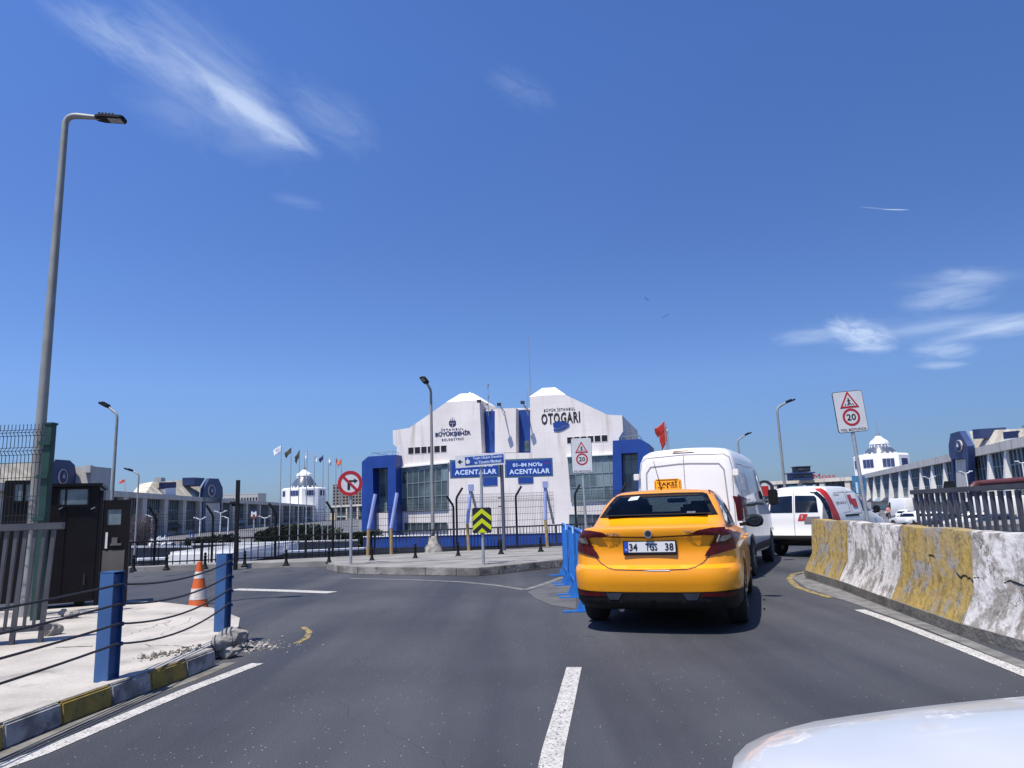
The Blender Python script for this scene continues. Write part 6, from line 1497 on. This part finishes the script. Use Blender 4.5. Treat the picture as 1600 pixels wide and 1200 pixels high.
# white decorative arch
c=at(249,860,56); t=thing('garden_arch','white leafy garland arch in the court left of the traffic cone','arch',(c.x,56,LOW)); mb=MB(); k=56/F; R=11*k; hb0=at(249,845,56).z-LOW; rnd=random.Random(6)
path=[Vector((-R,0,0)),Vector((-R,0,hb0*.7))]+[Vector((-R*math.cos(PI*i/10),0,hb0*.7+R*.9*math.sin(PI*i/10))) for i in range(1,10)]+[Vector((R,0,hb0*.7)),Vector((R,0,0))]
mb.tube(path,.12,6); obj('arch_frame',mb,M['cap_white'],t); b=bmesh.new()
for i in range(700):
    j=rnd.randrange(len(path)-1); p0=path[j].lerp(path[j+1],rnd.random())+Vector((rnd.gauss(0,.14),rnd.gauss(0,.14),rnd.gauss(0,.14))); u=Vector((rnd.gauss(0,1),rnd.gauss(0,1),rnd.gauss(0,1))).normalized(); v=u.orthogonal().normalized(); q=u.cross(v); s=rnd.uniform(.05,.16)
    b.faces.new([b.verts.new(p0+v*s*1.6),b.verts.new(p0+q*s*.5),b.verts.new(p0-v*s*1.6),b.verts.new(p0-q*s*.5)])
for i in range(9):
    a=PI*i/8; p0=Vector((-R*math.cos(a),0,hb0*.7+R*.9*math.sin(a))); d=Vector((-math.cos(a),0,math.sin(a)+.2)).normalized(); s=rnd.uniform(.35,.65); sd=Vector((d.z,0,-d.x))*.1
    b.faces.new([b.verts.new(p0+sd),b.verts.new(p0+d*s),b.verts.new(p0-sd)])
obj('garland',b,M['flagwhite'],t)
# metro totem
c=at(397,803,70); t=thing('metro_sign','round blue, white and brown totem sign with the letter M','sign',(c.x,70,LOW)); fm=FR(c); r=.42
obj('pole',MB().tube([(c.x,70.06,LOW),(c.x,70.06,c.z)],.09,8),M['galv'],t,world=True)
obj('disc',poly2(MB(),circ(r,28),off(fm,0,0,-.05),.1),M['navy'],t,world=True)
obj('lower_disc',poly2(MB(),[(r*.98*math.cos(a),r*.98*math.sin(a)) for a in [PI+PI*i/14 for i in range(15)]],off(fm,0,-.02,.052),.01),M['metrored'],t,world=True)
text('M',.5,.48,off(fm,0,0,.07),M['cap_white'],'letter',t,boldness=.06)
c=at(300,837,60); t=thing('info_sign','small blue square parking sign beyond the black railing','sign',(c.x,60,LOW)); fm=FR(c)
obj('pole',MB().tube([(c.x,60.06,LOW),(c.x,60.06,c.z)],.05,8),M['galv'],t,world=True); obj('panel',poly2(MB(),rect(.36,.36),off(fm,0,0,-.03),.05),M['signblue'],t,world=True); obj('white_field',poly2(MB(),[(-.1,-.1),(.1,-.1),(.0,.13)],off(fm,0,0,.021),.01),M['signwhite'],t,world=True)
# red board next to the van
c=at(1195,765,60); t=thing('hanging_sign','red board in a white and black round frame left of the small van','sign',(c.x,60,LOW)); fm=FR(c)
obj('pole',MB().tube([(c.x,60.06,LOW),(c.x,60.06,c.z)],.08,8),M['galv'],t,world=True)
obj('frame',ringmb(fm,.55,.78,-.05,.1,20),M['darksteel'],t,world=True); obj('white_plate',poly2(MB(),rect(.9,.9),off(fm,0,0,-.02),.04),M['signwhite'],t,world=True); obj('red_plate',poly2(MB(),rect(.62,.8,0,-.1),off(fm,0,0,.021),.02),M['red'],t,world=True)
# billboards
def billboard(px0,py0,px1,py1,D,label,m='bill'):
    a=at(px0,py1,D); b=at(px1,py0,D); c=(a+b)/2; t=thing('billboard',label,'billboard',(c.x,D,LOW)); fm=FR(c); w=b.x-a.x; h=b.z-a.z
    obj('panel',poly2(MB(),rect(w,h),off(fm,0,0,-.1),.1),M[m],t,world=True)
    mb=MB(); 
    for s in (-.35,.35): mb=MB().tube([(c.x+s*w,D+.2,LOW),(c.x+s*w,D+.2,c.z)],.12,6); obj('leg',mb,M['galv'],t,world=True)
    mb=MB()
    for i in range(5): poly2(mb,rect(w*.5,h*.05,0,h*(.3-.1*i)),off(fm,0,0,.003),.01)
    obj('pale_lines',mb,M['signlight'],t,world=True) if h<w else obj('tower_shapes',poly2(poly2(MB(),rect(w*.16,h*.6,-w*.2,-h*.15),off(fm,0,0,.003),.01),rect(w*.18,h*.7,w*.15,-h*.1),off(fm,0,0,.003),.01),M['signlight'],t,world=True)
billboard(1232,758,1270,768,200,'wide blue billboard just above the small van roof')
billboard(1334,743,1351,772,190,'tall blue billboard beside the first white fin')
# low walls of the ramps below, left of the white building
def lowwall(px0,py0,px1,py1,D0,D1,label,h=.9,m='pavefar',th=.3,capm='cap_white',name='ramp_wall'):
    a=at(px0,py0,D0); b=at(px1,py1,D1); t=thing(name,label,'wall',(a.x,a.y,LOW)); p=Plane((a.x,a.y),(b.x,b.y))
    mb=MB().prism([p.P(0,LOW),p.P(p.len,LOW),p.P(p.len,b.z),p.P(0,a.z)],p.n*-th); obj('wall',mb,M[m],t,world=True)
    mb=MB().prism([p.P(0,a.z,.1),p.P(p.len,b.z,.1),p.P(p.len,b.z+.10,.1),p.P(0,a.z+.10,.1)],p.n*-(th+.2)); obj('coping',mb,M[capm],t,world=True)
lowwall(205,856,300,856,40,42,'low grey ramp wall with white coping behind the bollards, left',m='rampgrey')
lowwall(300,852,560,845,52,58,'long grey ramp wall with white coping below the hedge mound',m='rampgrey')
lowwall(215,876,330,872,33,35,'nearer low wall with chipped white coping left of the mast',m='rampgrey')
lowwall(372,868,575,858,36,42,'nearer low wall with chipped white coping right of the mast',m='rampgrey')
# white bus parked below
c=at(350,866,34); t=thing('bus','white bus roof parked on the lower level behind the traffic cone','bus',(c.x,36,LOW)); hbz=at(350,856,34).z-LOW
obj('body',MB().box((0,0,hbz/2+.15),(3.0,9,hbz-.3)),M['vanwhite'],t,bevel=.12); obj('windows',MB().box((0,-.01,hbz*.62),(3.03,8.6,.35)),M['carglass'],t)
for s in (-1,1):
    for y in (-3,3): obj('wheel',MB().lathe([(.42,-.12),(.45,0),(.42,.12)],c=(s*1.4,y,.45),n=18,axis='X'),M['tyre'],t)
# ---------------------------------------------------------------- concrete barriers
bpx=[(1258,901),(1312,919),(1393,951),(1505,994)]
bw=[tuple(G(*p)) for p in bpx]; bw=[Vector(v) for v in bw]
d_=(bw[3]-bw[2]).normalized(); bw+= [bw[3]+Vector((-.02,-1,0)).normalized()*1.85, bw[3]+Vector((.06,-1,0)).normalized()*3.8]
blab=['leftmost worn yellow concrete barrier at the end of the row','peeling white concrete barrier between two yellow ones','cracked yellow concrete barrier, second yellow of the row','peeling white concrete barrier at the right edge of the picture','yellow concrete barrier just outside the right edge']
for i in range(5):
    a=bw[i]; b=bw[i+1]; p=Plane((a.x,a.y),(b.x,b.y)); ln=p.len; g=.012
    t=thing('concrete_barrier',blab[i],'barrier',tuple(a),group='concrete barriers along the lane')
    prof=[(0,.10),(-.02,.14),(-.155,.40),(-.20,.93),(-.215,.96),(-.30,.965),(-.395,.96),(-.41,.93),(-.455,.40),(-.59,.14),(-.61,.10)]
    prof=[(o_,z*(1.03 if z>.3 else 1)) for o_,z in prof]
    nseg=26; bmx=bmesh.new(); rings=[]; rnd=random.Random(i)
    for k in range(nseg+1):
        u=g+(ln-2*g)*k/nseg; tt=u/ln
        rings.append([bmx.verts.new(p.P(u+rnd.gauss(0,.002),z+.008*math.sin(u*5+i),o_+.006*math.sin(u*7+z*9+i)+rnd.gauss(0,.003))) for o_,z in prof])
    for k in range(nseg):
        for j in range(len(prof)-1): bmx.faces.new((rings[k][j],rings[k+1][j],rings[k+1][j+1],rings[k][j+1])).smooth=True
    bmx.faces.new(rings[0]); bmx.faces.new(rings[-1][::-1]); bmx.faces.new([r[0] for r in rings]+[r[-1] for r in rings[::-1]])
    obj('painted_body',bmx,M['bar_y'] if i%2==0 else M['bar_w'],t,world=True,sharp=50)
    obj('plinth',MB().prism([p.P(g,0,.01),p.P(g,.115,.01),p.P(g,.115,-.62),p.P(g,0,-.62)],p.d*(ln-2*g)),M['bar_base'],t,world=True)
    # chipped pieces and cracks where the photo shows them
    if i in (2,3):
        mb=MB(); pts=[(.45,.70),(.55,.66),(.62,.64),(.68,.58),(.75,.60),(.83,.53),(.90,.55),(1.0,.50)] if i==2 else [(0,.55),(.15,.52),(.3,.56),(.5,.54),(.7,.58),(1,.55)]
        rj=random.Random(9); fine=[]
        for k in range(len(pts)-1):
            for j in range(5): f_=j/5; fine.append((pts[k][0]+(pts[k+1][0]-pts[k][0])*f_, pts[k][1]+(pts[k+1][1]-pts[k][1])*f_+rj.gauss(0,.011)))
        fine.append(pts[-1]); pts=fine
        for k in range(len(pts)-1):
            q0=p.P(pts[k][0]*ln,pts[k][1],-.165-.05*(pts[k][1]-.4)/.53*.9+.006); q1=p.P(pts[k+1][0]*ln-.001,pts[k+1][1],-.165-.05*(pts[k+1][1]-.4)/.53*.9+.008); mb.bar(q0,q1,.009,.012)
        obj('crack',mb,M['ink'],t,world=True)
# right picket railing behind the barriers
A=at(1432,800,11.6); B=at(1640,800,8.0)
rl2=thing('picket_railing','dark grey picket railing behind the painted concrete barriers','railing',(A.x,A.y,0)); p=Plane((A.x,A.y),(B.x,B.y))
tzz=at(1432,769,11.6).z
obj('top_rail',MB().bar(p.P(-.05,tzz),p.P(p.len,tzz+.02),.09,.07),M['railgrey'],rl2,world=True,bevel=.006)
obj('bottom_rail',MB().bar(p.P(0,.25),p.P(p.len,.25),.06,.06),M['railgrey'],rl2,world=True)
u=.03; k=0
while u<p.len:
    w2=.06 if k%2 else .05
    obj('picket',MB().prism([p.P(u,.02,.02),p.P(u+w2,.02,.02),p.P(u+w2+.02,tzz-.03,.02),p.P(u-.03+.02,tzz-.03,.02)],p.n*-.03),M['railgrey'],rl2,world=True); u+=.20; k+=1
q0=at(1517,764,13.5); q1=at(1524,757,13.5); q2=at(1535,755.5,13.5); q3=at(1680,745,12.0)
tag(origin_to(obj('tube_rail',MB().tube([q0,q1,q2,q3],.065,12),M['pipe']),tuple(q1)),'maroon horizontal tube with a bent end behind the right picket railing','tube')
q=at(1483,757,12.8); t=thing('floodlight','small black floodlight above the right picket railing','floodlight',tuple(q)); obj('housing',MB().box((0,0,0),(.16,.12,.12),taper=.7),M['black'],t); obj('bracket',MB().box((0,0,-.6),(.03,.03,1.1)).box((0,0,-.1),(.2,.03,.03)),M['black'],t)
# blue crowd barriers
def crowd(y0,x0,y1,x1,label):
    p=Plane((x0,y0),(x1,y1)); t=thing('crowd_barrier',label,'barrier',(x0,y0,0),group='blue crowd barriers beside the taxi'); ln=p.len
    pts=[p.P(.04,.0+.05),p.P(.03,.95),p.P(.10,1.03),p.P(ln-.10,1.03),p.P(ln-.03,.95),p.P(ln-.04,.05)]
    obj('frame',MB().tube(pts,.021,8).tube([p.P(.04,.20),p.P(ln-.04,.20)],.018,8),M['barblue'],t,world=True)
    mb=MB(); n=int(ln/.11)
    for i in range(1,n): mb.tube([p.P(ln*i/n,.2),p.P(ln*i/n,1.02)],.009,6)
    obj('bars',mb,M['barblue'],t,world=True)
    for u in (.12,ln-.12):
        c=p.P(u,0); obj('foot',MB().prism([c+p.n*.13+Vector((0,0,.02)),c-p.n*.13+Vector((0,0,.02)),c-p.n*.03+Vector((0,0,.22)),c+p.n*.03+Vector((0,0,.22))],p.d*.012).bar(c-p.n*.24+Vector((0,0,.014)),c+p.n*.30+Vector((0,0,.014)),.035,.022),M['barblue'],t,world=True)
crowd(9.55,.86,11.25,.90,'blue steel crowd barrier nearest the camera beside the taxi')
crowd(11.4,.88,13.0,.92,'blue steel crowd barrier in the middle of three beside the taxi')
crowd(13.15,.89,14.9,.93,'blue steel crowd barrier farthest away beside the taxi')
# ---------------------------------------------------------------- far person
def person(px,D,zb,label,shirt):
    c=at(px,795,D); t=thing('person',label,'person',(c.x,D,zb)); k=1.0
    def sk(name,vs,es,rs,m):
        me=bpy.data.meshes.new(name); me.from_pydata(vs,es,[]); o=bpy.data.objects.new(name,me); COL.objects.link(o)
        md=o.modifiers.new('s','SKIN'); me.skin_vertices[0].data[0].use_root=True
        for i,r in enumerate(rs): me.skin_vertices[0].data[i].radius=(r,r*.8)
        sb=o.modifiers.new('u','SUBSURF'); sb.levels=1; sb.render_levels=1
        dg=bpy.context.evaluated_depsgraph_get(); m2=bpy.data.meshes.new_from_object(o.evaluated_get(dg)); bpy.data.objects.remove(o)
        o2=bpy.data.objects.new(name,m2); COL.objects.link(o2); m2.materials.clear(); m2.materials.append(M[m]); o2.parent=t
        m2.polygons.foreach_set('use_smooth',[True]*len(m2.polygons)); return o2
    V=[(0,0,.95),(0,0,1.15),(0,0,1.38),(0,0,1.5),(0,0,1.62),(0,0,1.72),(-.19,0,1.38),(-.27,-.02,1.12),(-.22,-.16,.95),(.19,0,1.38),(.27,-.02,1.12),(.24,-.12,.92),(-.10,0,.88),(-.11,-.02,.5),(-.12,0,.08),(-.12,-.14,.04),(.10,0,.88),(.13,.03,.5),(.15,.06,.08),(.15,-.08,.04)]
    E=[(0,1),(1,2),(2,3),(3,4),(4,5),(2,6),(6,7),(7,8),(2,9),(9,10),(10,11),(0,12),(12,13),(13,14),(14,15),(0,16),(16,17),(17,18),(18,19)]
    sk('body',V,E,[.13,.13,.15,.05,.095,.07,.06,.045,.03,.06,.045,.03,.085,.06,.04,.035,.085,.06,.04,.035],'skin')
    sk('shirt',[(0,0,.93),(0,0,1.15),(0,0,1.38),(-.19,0,1.39),(-.27,-.02,1.18),(.19,0,1.39),(.27,-.02,1.18)],[(0,1),(1,2),(2,3),(3,4),(2,5),(5,6)],[.155,.15,.165,.075,.06,.075,.06],shirt)
    sk('trousers',[(0,0,.95),(-.10,0,.86),(-.11,-.02,.5),(-.12,0,.12),(.10,0,.86),(.13,.03,.5),(.15,.06,.12)],[(0,1),(1,2),(2,3),(0,4),(4,5),(5,6)],[.14,.10,.075,.06,.10,.075,.06],'trouser')
    obj('hair',MB().lathe([(.02,1.60),(.09,1.63),(.105,1.70),(.07,1.77),(.01,1.79)],c=(0,.02,0),n=12),M['hair'],t)
person(1388,84,-1.5,'person in a pink shirt standing by the parked cars beyond the white barrier','pink')
# ---------------------------------------------------------------- parked cars far away
def farcar(name,label,loc,rz,h=1.45,L_=4.2,w=.86,m='vanwhite',box=False):
    t=thing(name,label,'van' if box else 'car',loc,rz,group='vehicles parked in the station court')
    if not box:
        R_=[dict(zr=.30,zf=.25,yr=.1,yf=L_-.1,w=w*.93,rr=.2),dict(zr=.45,zf=.45,yr=0,yf=L_,w=w,rr=.25),dict(zr=.88,zf=.72,yr=.05,yf=L_-.1,w=w,rr=.2,zp=[(0,.9),(2.6,.86),(L_,.7)]),
            dict(zr=.95,zf=.85,yr=.12,yf=L_-.9,w=w*.94,rr=.2,zp=[(0,.97),(2.6,.93),(L_-.8,.86)]),dict(zr=h*.85,zf=h*.85,yr=.42,yf=L_-1.75,w=w*.80,rr=.18),dict(zr=h-.03,zf=h-.03,yr=.65,yf=L_-2.0,w=w*.72,rr=.18),dict(zr=h,zf=h,yr=.9,yf=L_-2.2,w=w*.5,rr=.18,topz=.01)]
    else:
        R_=[dict(zr=.35,zf=.3,yr=.05,yf=L_-.1,w=w*.95,rr=.1),dict(zr=.9,zf=.8,yr=0,yf=L_,w=w,rr=.1),dict(zr=1.2,zf=1.0,yr=.02,yf=L_-.7,w=w,rr=.1),dict(zr=h-.15,zf=h-.15,yr=.05,yf=L_-1.5,w=w*.93,rr=.1),dict(zr=h,zf=h,yr=.15,yf=L_-1.8,w=w*.8,rr=.1,topz=.01)]
    b=ringbody(R_); B=BVHTree.FromBMesh(b); sm(obj('body',b,M[m],t),40)
    if not box:
        sm(obj('rear_window',patch(B,[(-.55,.98),(.55,.98),(.48,h*.87),(-.48,h*.87)],'R',.01,.15),M['carglass'],t))
        sm(obj('windscreen',patch(B,[(-.6,.95),(.6,.95),(.5,h*.88),(-.5,h*.88)],'F',.01,.15),M['carglass'],t))
        for s in (-1,1): sm(obj('side_window',patch(B,[(.5,.98),(L_-1.2,.95),(L_-1.9,h*.88),(.75,h*.88)],'S',.01,.2,s),M['carglass'],t))
    else:
        sm(obj('windscreen',patch(B,[(-.7,1.15),(.7,1.15),(.6,h*.83),(-.6,h*.83)],'F',.01,.2),M['carglass'],t))
        for s in (-1,1): sm(obj('side_window',patch(B,[(L_-2.1,1.2),(L_-1.1,1.15),(L_-1.6,h*.8),(L_-2.1,h*.8)],'S',.01,.2,s),M['carglass'],t))
    for s in (-1,1):
        obj('tail_lamp',patch(B,[(s*w*.75,.68),(s*w*.93,.68),(s*w*.93,.85),(s*w*.75,.85)][::s],'R',.01,.1),M['tailred'],t)
        for y in (.75,L_-.8): o=obj('wheel',MB().lathe([(.25,-.1),(.31,-.09),(.32,0),(.31,.09),(.25,.1),(.1,.11)],n=18,axis='X'),M['tyre'],t); o.location=(s*(w-.08),y,.32)
    return t
M['carsilver']=mat('car_silver',(.4,.4,.42),rough=.3,metal=.4); M['cardark']=mat('car_dark_blue',(.03,.045,.09),rough=.3,coat=.5)
def onlow(px,D): q=at(px,795,D); return (q.x,D,LOW)
farcar('parked_car','white saloon car parked beyond the white concrete barrier',onlow(1405,97),-math.radians(60))
farcar('parked_car','white hatchback half hidden at the left end of the right picket railing',onlow(1442,80),math.radians(20),h=1.5)
farcar('parked_van','white box van standing behind the parked saloon',onlow(1421,112),math.radians(5),h=2.9,L_=5.5,w=.85,box=True)
cars=[(1455,88,'carsilver','silver car seen through the right picket railing, leftmost'),(1480,80,'vanwhite','white car seen through the right picket railing near its left part'),(1510,74,'cardark','dark blue car seen through the middle of the right picket railing'),(1548,70,'vanwhite','white car seen through the right part of the picket railing'),(1590,64,'cardark','dark blue car seen through the railing at the right edge')]
for px,D,m,l in cars: farcar('parked_car',l,onlow(px,D),math.radians(70+px%17),m=m)
for k,(px,D) in enumerate([(1562,84),(1596,80)]): farcar('parked_van',['white van row behind the railing, left one','white van row behind the railing, right one'][k].replace('row ',''),onlow(px,D),math.radians(8),h=2.9,L_=5.5,w=1.0,box=True)
for px,D,m,l in [(235,66,'cardark','dark car parked by the white garland arch'),(275,70,'carsilver','silver car parked right of the garland arch'),(330,74,'cardark','dark car parked under the left blue gable'),(1372,104,'carsilver','silver car parked beyond the small van nose'),(1344,120,'cardark','dark car parked left of the pink shirted person')]: farcar('parked_car',l,onlow(px,D),math.radians(80),m=m)
# birds
def bird(px,py,D,s,label,ph):
    c=at(px,py,D); t=thing('bird',label,'bird',tuple(c)); b=MB()
    b.lathe([(.002,-.2),(.05,-.1),(.06,.02),(.035,.14),(.03,.18),(.002,.24)],n=8,axis='Y'); obj('body',b,M['cardark'],t)
    for q in (-1,1):
        obj('wing',MB().prism([(0,-.06,.02),(0,.10,.02),(q*.30,.12,.16*ph),(q*.75,-.06,.10*ph),(q*.32,-.06,.15*ph)],(0,0,.012)),M['cardark'],t)
    t.scale=(s,s,s); t.rotation_euler=(.3,.5*ph,.6*ph)
bird(1010,467.5,60,.42,'upper small dark bird in flight high above the white building',1); bird(1040,493,60,.50,'lower small dark bird in flight left of the white van flags',-.8)
